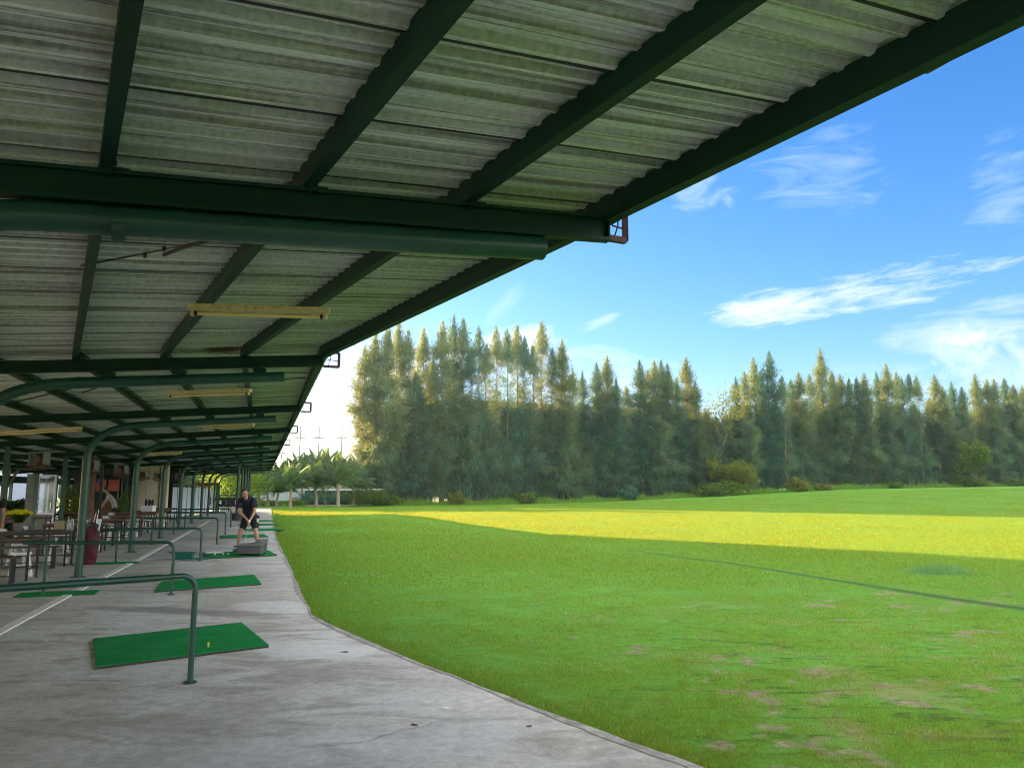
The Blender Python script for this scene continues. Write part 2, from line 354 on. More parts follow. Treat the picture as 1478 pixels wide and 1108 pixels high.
high = s.math('DIVIDE', s.math('SUBTRACT', EL, 42.), 15., clamp=True)
fill_sky = s.math('MAXIMUM', behind, high)
c = lay(c, s.math('MULTIPLY', s.math('DIVIDE', s.math('SUBTRACT', gen, .40), .16, clamp=True), s.math('MULTIPLY', fill_sky, .95)), (K * 2.1, K * 1.92, K * 1.68))  # bright warm clouds added in the unseen sky to fill the shade
# thin veil near the left horizon
f, _ = cloud(440, 600, 640, 560, 9., 9, 2.2, .46, .35, .6, 1.3); c = lay(c, f, (K * 0.85, K * 0.85, K * 0.84))
f, _ = cloud(395, 640, 560, 650, 5.5, 9, 2.2, .40, .35, .6, 8.3); c = lay(c, f, (K * 0.96, K * 0.95, K * 0.90))
f, _ = cloud(930, 472, 1600, 345, 2.0, 4.6, .8, .54, .22, .8, 2.1, 1., .66); c = lay(c, f, (K * 0.61, K * 0.64, K * 0.70))
f, _ = cloud(1000, 462, 1210, 425, 1.4, 2.8, .9, .42, .22, .55, 5.5, 1., .6); c = lay(c, f, (K * 0.70, K * 0.70, K * 0.68))
f, n_ = cloud(1235, 488, 1720, 440, 2.2, 7, 1.6, .48, .25, .85, 6.6); c = lay(c, f, (K * 0.49, K * 0.55, K * 0.67))
f, n_ = cloud(1318, 552, 1680, 500, 3.1, 3.2, 2.4, .50, .22, .6, 21.2, 1., .62, .9); c = lay(c, f, (K * 0.58, K * 0.61, K * 0.69))
f, n_ = cloud(1325, 530, 1465, 480, 2.1, 2.2, 2.0, .50, .20, .5, 24.2, 1., .60, .9); c = lay(c, f, (K * 0.75, K * 0.73, K * 0.66))
f, _ = cloud(1050, 265, 1350, 225, 5.0, 7, 1.8, .58, .30, .5, 7.7, 1., .66, .8); c = lay(c, f, (K * 0.53, K * 0.61, K * 0.76))
f, _ = cloud(940, 285, 1080, 260, 3.0, 3, 1.6, .55, .3, .55, 17.7, 1., .66, .8); c = lay(c, f, (K * 0.59, K * 0.65, K * 0.76))
f, _ = cloud(1350, 300, 1600, 240, 4.5, 7, 1.8, .56, .32, .5, 11.7, 1., .66, .8); c = lay(c, f, (K * 0.55, K * 0.62, K * 0.76))
f, _ = cloud(690, 480, 765, 400, 1.0, 7, 1.2, .40, .35, .35, 12.7, 1., .66, .3); c = lay(c, f, (K * 0.63, K * 0.68, K * 0.80))
f, _ = cloud(825, 475, 908, 455, .8, 2.5, .6, .50, .3, .55, 13.9); c = lay(c, f, (K * 0.67, K * 0.68, K * 0.72))
f, _ = cloud(560, 520, 1060, 545, 3.2, 6, 1.8, .50, .3, .7, 14.4); c = lay(c, f, (K * 0.70, K * 0.72, K * 0.76))
f, _ = cloud(660, 505, 830, 480, 1.6, 3, 1.5, .45, .25, .6, 15.1); c = lay(c, f, (K * 0.74, K * 0.74, K * 0.74))
f, _ = cloud(1010, 590, 1500, 560, 3.0, 8, 1.6, .50, .3, .6, 15.8); c = lay(c, f, (K * 0.59, K * 0.65, K * 0.76))
s.L(c, bg.inputs[0]); bg.inputs[1].default_value = .1
sun = bpy.data.lights.new('sun', 'SUN'); sun.energy = 3.9; sun.angle = R(.55); sun.color = (1., .69, .31)
so = bpy.data.objects.new('sun', sun); col.objects.link(so)
sd = Vector((math.sin(R(SUN_AZ)) * math.cos(R(SUN_EL)), math.cos(R(SUN_AZ)) * math.cos(R(SUN_EL)), math.sin(R(SUN_EL))))
so.rotation_euler = sd.to_track_quat('Z', 'Y').to_euler(); so.location = (0, 0, 40)
cam = bpy.data.cameras.new('camera'); cam.sensor_width = 36; cam.lens = 36 * F / 1478; cam.clip_end = 3000; cam.clip_start = .05
co = bpy.data.objects.new('camera', cam); col.objects.link(co); co.location = (0, 0, CH); co.rotation_euler = (math.pi / 2 + PITCH, 0, 0)
scene.camera = co
scene.view_settings.view_transform = 'Standard'; scene.view_settings.look = 'None'; scene.view_settings.exposure = EXPO = 2.42; scene.cycles.filter_width = 1.05
# ------------------------------------------------------------------ shed frame of reference
AZ2 = R(-18.05); d2 = Vector((math.sin(AZ2), math.cos(AZ2), 0)); e2 = Vector((d2.y, -d2.x, 0))
C3 = Vector((-8.11, 14.6, 0)); SP = 6.13
def S2(t, o, z=0): return C3 + d2 * t + e2 * o + Vector((0, 0, z))
frames = []   # (column base, outward dir)
e1 = Vector((math.sin(R(65)), math.cos(R(65)), 0))
C1 = Vector((.59, 4.81, 0)) - e1 * 3.85
step1 = Vector((3.12, -5.28, 0))
for k in (2, 1): frames.append((C1 + step1 * k + (Vector((0,0,0))), e1))
frames.append((C1, e1))
for n in range(2, 12): frames.append((C3 + d2 * SP * (n - 3), e2))
SL = .0745
def zr(o): return 3.3 + SL * (o - 3.85)          # centre height of the rafters
OB = -8.0
# ------------------------------------------------------------------ terrain
def terr(X, Y):
    g_ = np.interp(X, [-40, -5, 10, 26, 49, 86, 200], [0, 0, .2, .85, 1.9, 2.5, 3.0])
    t = np.clip((Y - 45) / 55, 0, 1); t = t * t * (3 - 2 * t); z = g_ * t - .045
    # terrace crest of the near lawn, parallel to the shed, then a shallow ditch and lower ground
    lat = (X - 4.0) * math.cos(R(-21.)) - (Y - 20.4) * math.sin(R(-21.))
    lat = (X - 4.0) * .934 + (Y - 20.4) * .358
    z = z + .07 * np.exp(-(lat / .9) ** 2) - .17 * np.exp(-((lat - .75) / .35) ** 2) * np.clip(1 - (Y - 20) / 25, 0, 1) - .04 * (1 / (1 + np.exp(-(lat - .8) / .25)))
    z = z + .018 * np.sin(X * .9 + 1.3 * np.sin(Y * .5)) * np.sin(Y * .7) * np.clip((lat + 14) / 14, 0, 1)
    return z
def axis(lo, hi, fine_lo, fine_hi, h, g):
    a = list(np.arange(fine_lo, fine_hi, h)); x = fine_lo; st = h
    while x > lo: st *= g; x -= st; a.insert(0, x)
    x = a[-1]; st = h
    while x < hi: st *= g; x += st; a.append(x)
    return np.array(a)
xs = axis(-900, 1200, -3, 11, .07, 1.04); ys = axis(-120, 1600, 4, 16, .07, 1.03)
XX, YY = np.meshgrid(xs, ys); ZZ = terr(XX, YY); V = np.stack([XX, YY, ZZ], -1).reshape(-1, 3)
nx, ny = len(xs), len(ys); 
def vnoise(x, y, sc, seed):
    g_ = np.random.default_rng(seed).uniform(0, 1, (256, 256)); u = (x * sc + 71.3) % 255; v_ = (y * sc + 33.7) % 255; i0 = u.astype(int); j0 = v_.astype(int); fu = u - i0; fv = v_ - j0; fu = fu * fu * (3 - 2 * fu); fv = fv * fv * (3 - 2 * fv)
    i1 = (i0 + 1) % 256; j1 = (j0 + 1) % 256
    return (g_[i0, j0] * (1 - fu) + g_[i1, j0] * fu) * (1 - fv) + (g_[i0, j1] * (1 - fu) + g_[i1, j1] * fu) * fv
def bare(x, y):
    "worn patches of the near lawn: 0 lush .. 1 bare"
    b_ = vnoise(x, y, .8, 1) * .20 + vnoise(x, y, 2.1, 2) * .22 + vnoise(x, y, 5.2, 3) * .33 + vnoise(x, y, 11., 4) * .25
    near = np.clip(1.15 - (y - 5.5) / 8, 0, 1) * np.clip((x + .6) / 2.5, 0, 1)
    lo = x - np.interp(y, [4.7, 6, 7.5, 10.2, 12, 17], [1.13, .16, -.91, -2.59, -3.2, -4.85])
    return np.clip((b_ - .71 + .085 * near - .25 * np.exp(-np.clip(lo, 0, None) / .5)) / .05, 0, 1)
i = np.arange(nx - 1)[None, :] + np.arange(ny - 1)[:, None] * nx; T = np.stack([i, i + 1, i + 1 + nx, i + nx], -1).reshape(-1, 4)
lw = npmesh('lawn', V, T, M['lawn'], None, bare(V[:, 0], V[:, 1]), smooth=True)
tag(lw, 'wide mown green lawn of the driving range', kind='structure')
# ------------------------------------------------------------------ concrete walkway
edge = [(7.2, -12), (5.2, -4.), (3.6, .6), (2.2, 3.3), (1.13, 4.71), (.16, 5.98), (-.91, 7.49), (-2.05, 9.3), (-2.59, 10.19), (-3.21, 12.03), (-4.0, 14.4), (-4.85, 16.99), (-6.58, 22.11), (-8.22, 27.01), (-13.31, 42.95), (-22.3, 71.5)]
pts = []
for a, b in zip(edge[:-1], edge[1:]):
    L = math.dist(a, b); n = max(2, int(L / .12)) if a[1] > -1 and a[1] < 30 else max(2, int(L))
    for k in range(n):
        t = k / n; x = a[0] + (b[0] - a[0]) * t; y = a[1] + (b[1] - a[1]) * t
        j = .008 * math.sin(x * 2 + y * 3) + random.uniform(-.006, .006); pts.append((x + j, y + j * .6))
pts.append(edge[-1])
left = [(-45, 71.5), (-45, -12)]
mb = MB(); n = len(pts); P = pts + left
mb.add([(x, y, 0) for x, y in P] + [(x, y, -.14) for x, y in P], [tuple(range(len(P)))] + [(k, (k + 1) % len(P), len(P) + (k + 1) % len(P), len(P) + k) for k in range(len(P))])
me = mb.build('walkway', M['concrete']); tag(me, 'weathered concrete walkway and floor under the shelter', kind='structure')
# slightly raised broken mortar lip along the lawn side
mb = MB(); q = [p for p in pts if -3 < p[1] < 70]
vs = []; fs = []
for k, (x, y) in enumerate(q):
    a = Vector(q[max(k - 1, 0)]); b = Vector(q[min(k + 1, len(q) - 1)]); t = (b - a).normalized(); nrm = Vector((t.y, -t.x))
    if nrm.x < 0: nrm = -nrm
    wj = .055 + .025 * math.sin(k * .17) + random.uniform(-.012, .012)
    h = .004 + .002 * math.sin(k * .9) + random.uniform(0, .003)
    vs += [(x - nrm.x * wj, y - nrm.y * wj, .0035), (x - nrm.x * wj * .6, y - nrm.y * wj * .6, h), (x + nrm.x * .006, y + nrm.y * .006, h * .8), (x + nrm.x * .02, y + nrm.y * .02, -.1)]
    if k:
        o_ = (k - 1) * 4
        for j in range(3): fs.append((o_ + j, o_ + j + 1, o_ + j + 5, o_ + j + 4))
mb.add(vs, fs); tag(mb.build('walkway_edge_strip', M['edge'], smooth=True), 'rough grey mortar edge of the walkway', kind='structure')
# white painted strip
LP = [(-4.6, 5.2), (-5.85, 9.02), (-6.88, 12.19), (-8.80, 18.35), (-16.38, 41.96)]
mb = MB()
for a, b in zip(LP[:-1], LP[1:]): mb.beam((a[0], a[1], .009), (b[0], b[1], .009), .12, .02)
tag(mb.build('white_kerb_strip', M['wline']), 'white painted low strip along the shelter floor', kind='structure')
# ------------------------------------------------------------------ the shelter
shed = thing('range_shelter', 'long open green steel shelter with corrugated metal roof beside the lawn', 'shelter', (C3.x, C3.y, 0))
off = shed.location.copy()
def FP(i, o, z): b, e = frames[i]; return b + e * o + Vector((0, 0, z))
nF = len(frames)
# corrugated sheets, one panel per bay
for i in range(nF - 1):
    (b0, ea), (b1, eb) = frames[i], frames[i + 1]
    Wd = ((b0 + ea * 1.5) - (b1 + eb * 1.5)).length; near = 1 <= i <= 5
    nr = int(round(Wd / .153)); prof = []
    for k in range(nr):
        seam = (k % 5 == 0)
        h = .032 if not seam else .036
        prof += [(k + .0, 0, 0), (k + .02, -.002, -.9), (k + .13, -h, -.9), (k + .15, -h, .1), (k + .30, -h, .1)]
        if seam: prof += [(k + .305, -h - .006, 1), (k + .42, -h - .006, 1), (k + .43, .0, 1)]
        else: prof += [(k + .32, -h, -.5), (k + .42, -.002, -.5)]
        prof += [(k + .45, 0, 0), (k + .76, .004, 0)]
    prof.append((nr, 0, 0))
    os_ = np.linspace(OB, 4.02, 14); V = []; A = []; OO = []
    j_ = rng.normal(0, .0025, (len(os_), len(prof))); j_[:, 0] = 0; j_[:, -1] = 0
    for a_, o in enumerate(os_):
        for c_, (k, dz, sm) in enumerate(prof):
            t = k / nr; p = (b0 + ea * o) * (1 - t) + (b1 + eb * o) * t
            V.append((p.x - off.x, p.y - off.y, zr(o) + .232 + dz + j_[a_, c_])); A.append((o + i * 3.1, t * Wd + i * 7.7, sm)); OO.append(o)
    m_ = len(prof); I = np.arange(len(os_) - 1)[:, None] * m_ + np.arange(m_ - 1)[None, :]
    T = np.stack([I, I + 1, I + 1 + m_, I + m_], -1).reshape(-1, 4)
    ro = npmesh('roof_panel', V, T, M['roof'], shed)
    at = ro.data.attributes.new('ribuv', 'FLOAT_VECTOR', 'POINT'); at.data.foreach_set('vector', np.array(A, np.float32).ravel())
    oa = ro.data.attributes.new('outward', 'FLOAT', 'POINT'); oa.data.foreach_set('value', np.array(OO, np.float32))
    sm = ro.data.attributes.new('seam', 'FLOAT', 'POINT'); sm.data.foreach_set('value', np.array([a[2] for a in A], np.float32))
s = NT.__new__(NT); s.m = M['roof']; s.t = s.m.node_tree; s.n = s.t.nodes; s.b = s.n['Principled BSDF']
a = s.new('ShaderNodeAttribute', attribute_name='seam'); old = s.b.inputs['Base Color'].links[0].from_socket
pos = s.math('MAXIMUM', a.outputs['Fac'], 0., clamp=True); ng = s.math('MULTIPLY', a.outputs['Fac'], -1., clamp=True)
s.set(s.mix(s.math('MULTIPLY', ng, .36), s.mix(s.math('GREATER_THAN', pos, .6), old, (.02, .02, .02)), (.10, .105, .09)))  # rib flanks painted darker, one side more, so the ribs read as shaded
# rafters, bent pipe columns, inner posts, brackets
for i in range(nF):
    mb = MB(off); mb.cbeam(FP(i, OB, zr(OB) - (.01 if i == 2 else 0)), FP(i, 3.88, zr(3.88) - (.01 if i == 2 else 0)), .055, .17 if i == 2 else .15, .008, -1 if i else 1)
    mb.box(FP(i, 3.885, zr(3.885)), (.012, .075, .155), rot=Matrix.Rotation(math.atan2(frames[i][1].y, frames[i][1].x), 3, 'Z'))
    mb.build('rafter', M['dgreen'], shed)
    P = [FP(i, 0, 0), FP(i, 0, 1.2), FP(i, 0, 2.18)]
    up_ = .035 if i == 2 else 0; ox_ = .72 if i == 2 else .95; p0, p1 = Vector((0, 2.18)), Vector((0, zr(0) - .215 + up_)); p2 = Vector((ox_, zr(ox_) - .205 + up_))
    for k in range(1, 13):
        t = k / 12; q = p0 * (1 - t) ** 2 + p1 * 2 * t * (1 - t) + p2 * t * t; P.append(FP(i, q.x, q.y))
    P.append(FP(i, 2.2, zr(2.2) - .20 + up_)); P.append(FP(i, 3.41, zr(3.41) - .195 + up_))
    mb = MB(off); mb.tube(P, [.073, .073, .072] + [.068 if i != 2 else .074] * 12 + ([.066, .066] if i != 2 else [.074, .074]), 18)
    mb.tube([FP(i, 0, 0.002), FP(i, 0, .014)], .14, 12); mb.tube([FP(i, 1.02, zr(1.02) - .203), FP(i, 1.08, zr(1.08) - .203)], .070, 18)
    co_ = mb.build('column', M['green'], shed, True)
    for o in (1.35, 2.15, 3.1) if i != 2 else ():
        MB(off).box(FP(i, o, zr(o) - .105), (.16, .07, .05), rot=Matrix.Rotation(math.atan2(frames[i][1].y, frames[i][1].x), 3, 'Z')).build('spacer_plate', M['dgreen'], co_)
    if i >= 2:
        mb = MB(off); mb.box(FP(i, -3.0, zr(-3) / 2 - .04), (.12, .12, zr(-3) - .08), rz=-AZ2); mb.box(FP(i, -3.0, .02), (.24, .24, .03), rz=-AZ2)
        mb.build('inner_post', M['green'], shed)
        mb = MB(off); sd_ = d2 * (.06 if i > 3 else .05)
        A_ = FP(i, 3.96, zr(3.9) + .12); B_ = FP(i, 4.10, zr(3.9) + .12); Cc = FP(i, 4.10, zr(3.9) - .07); Dd = FP(i, 3.90, zr(3.9) - .07)
        if i == 2: B_, Cc = FP(i, 4.03, zr(3.9) + .14), FP(i, 4.03, zr(3.9) - .06); Dd = FP(i, 3.9, zr(3.9) - .06)
        r_ = .024 if i == 2 else .02
        for a_, b_ in ((A_, B_), (B_, Cc), (Cc, Dd)):
            mb.beam(a_, b_, r_ * 1.6, r_ * 1.6)
        mb.tube([(A_ + Dd) / 2, (B_ + Cc) / 2 + Vector((0, 0, -.02))], .006, 6)
        mb.tube([A_ + (B_ - A_) * .25, A_ + (B_ - A_) * .2 + Vector((0, 0, -.09)), Dd + (Cc - Dd) * .3], .005, 6)
        mb.build('lamp_bracket', M['rust'], shed)
# purlins: one run along the bent near part, one along the straight part
offs = [3.85, 2.86, 1.92, .95, 0., -1., -2., -3., -4., -5., -6., -7., -7.95]
for o in offs:
    hh = .17 if o > 3.8 else .135
    zc = zr(o) + .077 + .07 - (.02 if o > 3.8 else 0)
    for seg in ((0, 3), (3, nF - 1)):
        mb = MB(off)
        if seg[0] == 0:
            for i in range(3): mb.cbeam(FP(i, o, zc), FP(i + 1, o, zc), .055 if o < 3.8 else .07, hh, .007, -1)
        else: mb.cbeam(FP(3, o, zc), FP(nF - 1, o, zc), .055 if o < 3.8 else .07, hh, .007, -1)
        mb.build('fascia_channel' if o > 3.8 else 'purlin', M['dgreen'], shed)
for i in (2, 3):
    rz_ = Matrix.Rotation(math.atan2(frames[i][1].y, frames[i][1].x), 3, 'Z')
    for o in offs[:7]:
        mb = MB(off); c_ = FP(i, o + .045, zr(o) + .10); sd_ = rz_ @ Vector((0, 1, 0)); mb.box(c_, (.012, .15, .10), rot=rz_); mb.box(FP(i, o + .09, zr(o) + .081), (.09, .15, .010), rot=rz_)
        for q in (-.045, .045):
            p = FP(i, o + .055, zr(o) + .115) + sd_ * q; mb.tube([p, p + frames[i][1] * .022], .012, 6); p = FP(i, o + .10, zr(o) + .077) + sd_ * q; mb.tube([p, p + Vector((0, 0, -.02))], .012, 6)
        mb.build('purlin_cleat', M['dgreen'], shed)
mb = MB(off)
for i in range(2, nF - 1):
    mb.beam(FP(i, -7.9, 2.12), FP(i + 1, -7.9, 2.12), .06, .32)
mb.build('rear_valance', M['dgreen'], shed)
for i in range(2, nF):
    mb = MB(off); mb.box(FP(i, -7.8, 1.15), (.12, .12, 2.3), rz=-AZ2); mb.build('rear_post', M['green'], shed)
# little floodlights clipped on the roof edge
for q, i, t in ((0, 2, -.35), (1, 2, .86)):
    p = frames[2][0] * (1 - t) + frames[3][0] * t if t > 0 else frames[2][0] * (1 + t) + frames[1][0] * (-t)
    p = p + (e1 * (1 - max(t, 0)) + e2 * max(t, 0)) * 3.98; mb = MB(off)
    mb.box(p + Vector((0, 0, 3.42)), (.10, .16, .045), rz=.4); mb.beam(p + Vector((-.08, 0, 3.43)), p + Vector((.02, 0, 3.42)), .03, .015)
    mb.build('floodlight', M['black'], shed, bevel=.005)
# bay-end posts far along the eave, where the shelter is closed off
tpt = [W(341, 750, 42.95), W(347, 748, 45.1), W(351, 746, 47.45), W(355, 744, 50.1), W(358, 742.5, 53.)]
for k, p in enumerate(tpt):
    o = (Vector((p.x, p.y, 0)) - C3).dot(e2); mb = MB(off)
    mb.tube([(p.x, p.y, 0), (p.x, p.y, zr(o) - .05)], .075, 12); mb.tube([(p.x, p.y, .002), (p.x, p.y, .012)], .15, 12)
    mb.build('end_post', M['green'], shed, True)
# cables strung under the purlins
def sag(a, b, s_, n=14): return [Vector(a).lerp(Vector(b), k / n) + Vector((0, 0, -s_ * 4 * (k / n) * (1 - k / n))) for k in range(n + 1)]
def cable(pts, r, label, g=None): return tag(MB().tube(pts, r, 6).build('cable', M['black'], None, True), label, 'cable', g)
a = FP(2, 0, 3.05).lerp(FP(3, 0, 3.05), .25)
cable([FP(3, -1.6, zr(-1.6) + .02) + (-d2) * 2.2] + sag(W(-80, 415, 6.6), W(300, 347, 4.9), .02) , .007, 'black tension wire slanting under the nearest roof bay')
c1 = cable([W(236, 368, 5.0), W(262, 358, 4.95), W(300, 347, 4.9), W(332, 337, 4.86)], .013, 'thick black cable end with clamps hanging under the nearest roof bay')
mb = MB()
for q in ((209, 368), (237, 359), (294, 346), (328, 338)): mb.ell(W(*q, 4.93), (.016, .012, .022), 8, 6)
mb.build('clamp', M['black'], c1)
cable(sag(W(-60, 416, 7.5), W(118, 405, 7.2), .02) + sag(W(118, 405, 7.2), W(470, 420, 8.3), .01), .006, 'thin black wire crossing above the first tube lamp')
cable(sag(W(240, 436, 7.9), W(455, 418, 8.0), .01) + sag(W(455, 418, 8.0), W(560, 424, 8.2), .005), .006, 'thin black wire sloping behind the first tube lamp')
cable(sag(W(-20, 588, 10.6), W(150, 548, 10.8), .02) + sag(W(150, 548, 10.8), W(440, 545, 12.4), .04), .010, 'black cable sagging under the second roof bay')
cable(sag(W(118, 566, 10.4), W(147, 556, 10.6), .01), .009, 'short loose black cable tail at the second pipe arm')
cable([W(452, 262, 4.15), W(458, 270, 4.1), W(462, 296, 4.05), W(455, 300, 4.05)], .008, 'black wire loop hanging over the nearest rafter')
# straw nest and cobwebs above the second rafter
nest = thing('bird_nest', 'dark straw bird nest tucked above the second rafter', 'nest', tuple(W(318, 503, 9.6)))
V = []; 
for k in range(420):
    p = Vector((random.gauss(0, .13), random.gauss(0, .04), random.gauss(0, .018))); d = Vector((random.gauss(0, 1), random.gauss(0, .4), random.gauss(0, .35))).normalized() * .06; wv_ = Vector((0, 0, .004))
    V += [p - d - wv_, p + d, p - d + wv_]
npmesh('straw', np.array([tuple(v) for v in V]), np.arange(len(V)).reshape(-1, 3), M['nest'], nest)
V = []
for k in range(500):
    c_ = random.choice(((-.75, .05), (-.70, .0), (-.35, .03), (.1, .05), (-.5, .05))); p = Vector((c_[0] + random.gauss(0, .09), random.gauss(0, .03), c_[1] + random.gauss(0, .05)))
    d = Vector((random.gauss(0, 1), random.gauss(0, .3), random.gauss(0, .7))).normalized() * .06; V += [p - d, p + d, p + Vector((0, 0, .0035))]
npmesh('cobweb', np.array([tuple(v) for v in V]), np.arange(len(V)).reshape(-1, 3), M['cobweb'], nest)
# tube lamps
def lamp(p, q, label, sc=1.):
    p = Vector(p); q = Vector(q); m_ = (p + q) / 2; t = thing('tube_lamp', label, 'lamp', tuple(m_), 0, 'yellowed fluorescent tube lamps under the roof')
    u = (q - p).normalized(); h = (q - p).length / 2
    mb = MB(m_); mb.beam(p, q, .075, .05); up = Vector((0, 0, 1)); s_ = u.cross(up).normalized()
    for k in (-1, 1): mb.beam(m_ + u * (h - .02) * k + up * -.045, m_ + u * (h - .05) * k + up * -.045, .05, .05)
    
    mb.build('housing', M['lamp'], t, bevel=.004)
    MB(m_).tube([p + u * .05 + up * -.052, q - u * .05 + up * -.052], .015, 10).build('glass_tube', M['tube'], t, True)
    mb = MB(m_)
    for e_ in (p + u * .2, q - u * .2): mb.tube([e_ + up * .02, e_ + up * .16], .003, 5)
    for k in (-1, 1): mb.beam(m_ + u * (h - .045) * k + up * -.052, m_ + u * (h - .075) * k + up * -.052, .034, .034)
    mb.build('socket', M['black'], t)
lamp(W(272, 443, 6.05), W(476, 449, 6.15), 'nearest and largest yellowed tube lamp under the roof')
lamp(W(242, 567, 11.3), W(362, 563, 11.0), 'yellowed tube lamp behind the second roof frame')
lamp(W(287, 615, 17.), W(367, 612, 16.7), 'small pale tube lamp behind the third roof frame')
lamp(W(-10, 625, 17.5), W(118, 617, 16.6), 'long yellowed tube lamp at far left under the roof')
lamp(W(200, 655, 23.), W(262, 652, 22.5), 'small distant tube lamp behind the fourth roof frame')
# ceiling orbit fans
def fan():
    t = thing('ceiling_fan', 'x', 'fan', (0, 0, 0), 0, 'orbit fans hanging under the rear roof')
    mb = MB(); mb.box((0, 0, .17), (.34, .30, .02)); mb.box((-.16, 0, .03), (.02, .26, .28)); mb.box((.16, 0, .03), (.02, .26, .28)); mb.build('bracket', M['lgrey'], t)
    MB().ell((0, 0, .02), (.10, .10, .11)).build('motor', M['wood'], t, True)
    mb = MB()
    for r_, z in ((.25, -.12), (.22, -.17), (.15, -.20), (.08, -.215), (.25, -.09)): mb.torus((0, 0, z), r_, .006, n=28, m=5)
    for k in range(24):
        a_ = k * math.pi / 12; c_, s_ = math.cos(a_), math.sin(a_); mb.tube([(.25 * c_, .25 * s_, -.09), (.25 * c_, .25 * s_, -.12), (.15 * c_, .15 * s_, -.20), (.03 * c_, .03 * s_, -.22)], .003, 4)
    mb.build('cage', M['wood'], t)
    mb = MB()
    for k in range(3):
        a_ = k * 2.094; c_, s_ = math.cos(a_), math.sin(a_)
        mb.add([(.03 * c_, .03 * s_, -.13), (.2 * c_ - .06 * s_, .2 * s_ + .06 * c_, -.11), (.22 * c_, .22 * s_, -.13), (.2 * c_ + .06 * s_, .2 * s_ - .06 * c_, -.15)], [(0, 1, 2, 3)])
    mb.build('blade', M['wood'], t); return t
fp = [(57, 664, 17.5, 'orbit fan left of the first inner post'), (131, 674, 21., 'orbit fan right behind the nearest pipe column'), (175, 679, 25.5, 'orbit fan between the first two pipe columns'), (206, 685, 30., 'orbit fan just right of the second pipe column'), (229, 687, 34., 'orbit fan beside the third pipe column'), (259, 688, 39., 'small distant orbit fan at the fourth pipe column')]
f0 = fan()
for k, (x, y, D_, lb) in enumerate(fp):
    o = f0 if k == 0 else copy_tree(f0); o.location = W(x, y, D_); o['label'] = lb
    o.location.z = max(o.location.z, 2.18)
# ------------------------------------------------------------------ bay rails
def gnd(px, py, z=0.):
    a = W(px, py, 1.); dz = a.z - CH; t = (z - CH) / dz; return Vector((a.x * t, t, z))
def rail(pr, pl_, h, label, r_=.024, wood=False, ext=0.):
    pr = Vector((pr[0], pr[1], 0)); pl_ = Vector((pl_[0], pl_[1], 0)); t = thing('bay_rail', label, 'rail', tuple(pr), 0, 'bent green pipe rails between the bays')
    u = (pl_ - pr).normalized(); L = (pl_ - pr).length; P = [pr, pr + Vector((0, 0, h - .12))]
    for k in range(1, 8):
        a_ = k / 7 * math.pi / 2; P.append(pr + u * (.12 * (1 - math.cos(a_))) + Vector((0, 0, h - .12 + .12 * math.sin(a_))))
    P.append(pr + u * .3 + Vector((0, 0, h)))
    MB(pr).tube(P, r_, 14).build('bent_post', M['green'], t, True)
    MB(pr).tube([pr + u * .29 + Vector((0, 0, h)), pr + u * (L + ext) + Vector((0, 0, h + .004))], r_ * 1.18, 14).build('top_rail', M['green'], t, True)
    MB(pr).tube([pl_, pl_ + Vector((0, 0, h - .02))], r_ * .95, 12).build('rear_leg', M['green'], t, True)
    mb = MB(pr)
    for p in (pr, pl_): mb.tube([p + Vector((0, 0, .002)), p + Vector((0, 0, .012))], .055, 14)
    mb.build('foot_plate', M['green'], t)
    return t
rail((-2.71, 6.70), (-4.35, 5.25), .885, 'nearest and largest green pipe rail in front of the first mat')
rail((-5.30, 12.19), (-7.20, 12.03), .80, 'second green pipe rail between the first and second mats', .024, ext=.35)
rail((-7.20, 17.99), (-8.89, 17.48), .74, 'third green pipe rail beside the teal ball basket', .025, ext=1.2)
rail((-8.94, 23.53), (-10.87, 23.4), .78, 'fourth green pipe rail behind the grey ball box', .026, ext=.3)
rail((-10.62, 28.71), (-12.49, 28.6), .80, 'fifth green pipe rail along the walkway', .027, ext=.3)
rail((-12.38, 34.08), (-14.2, 33.6), .80, 'sixth and farthest green pipe rail', .028, ext=.3)
# ------------------------------------------------------------------ hitting mats
def mat(c4, label, g='green turf hitting mats on the walkway', h=.034):
    c = sum((Vector((x, y, 0)) for x, y in c4), Vector()) / 4; t = thing('hitting_mat', label, 'mat', tuple(c), 0, g)
    P = [Vector((x, y, 0)) - c for x, y in c4]
    mb = MB(); mb.add([p + Vector((0, 0, .002)) for p in P] + [p + Vector((0, 0, h - .012)) for p in P], [(3, 2, 1, 0), (4, 5, 6, 7)] + [(k, (k + 1) % 4, 4 + (k + 1) % 4, 4 + k) for k in range(4)])
    mb.build('rubber_base', M['rubber'], t)
    N = 60; V = []; 
    g_ = np.linspace(0, 1, N)
    for a_ in g_:
        for b_ in g_:
            p = P[0].lerp(P[1], a_).lerp(P[3].lerp(P[2], a_), b_); ed = min(a_, 1 - a_, b_, 1 - b_)
            V.append((p.x, p.y, h + random.uniform(-.0015, .0015) - (.004 if ed == 0 else 0)))
    nb = len(V)
    I = np.arange(N - 1)[:, None] * N + np.arange(N - 1)[None, :]; T = [tuple(r) for r in np.stack([I, I + 1, I + 1 + N, I + N], -1).reshape(-1, 4)]
    mb = MB(); mb.add(V, T)
    mb.add([p * .999 + Vector((0, 0, h - .0125)) for p in P] + [p * .999 + Vector((0, 0, h - .004)) for p in P], [(k, (k + 1) % 4, 4 + (k + 1) % 4, 4 + k) for k in range(4)])
    mb.build('turf_surface', M['mat'], t)
    return t
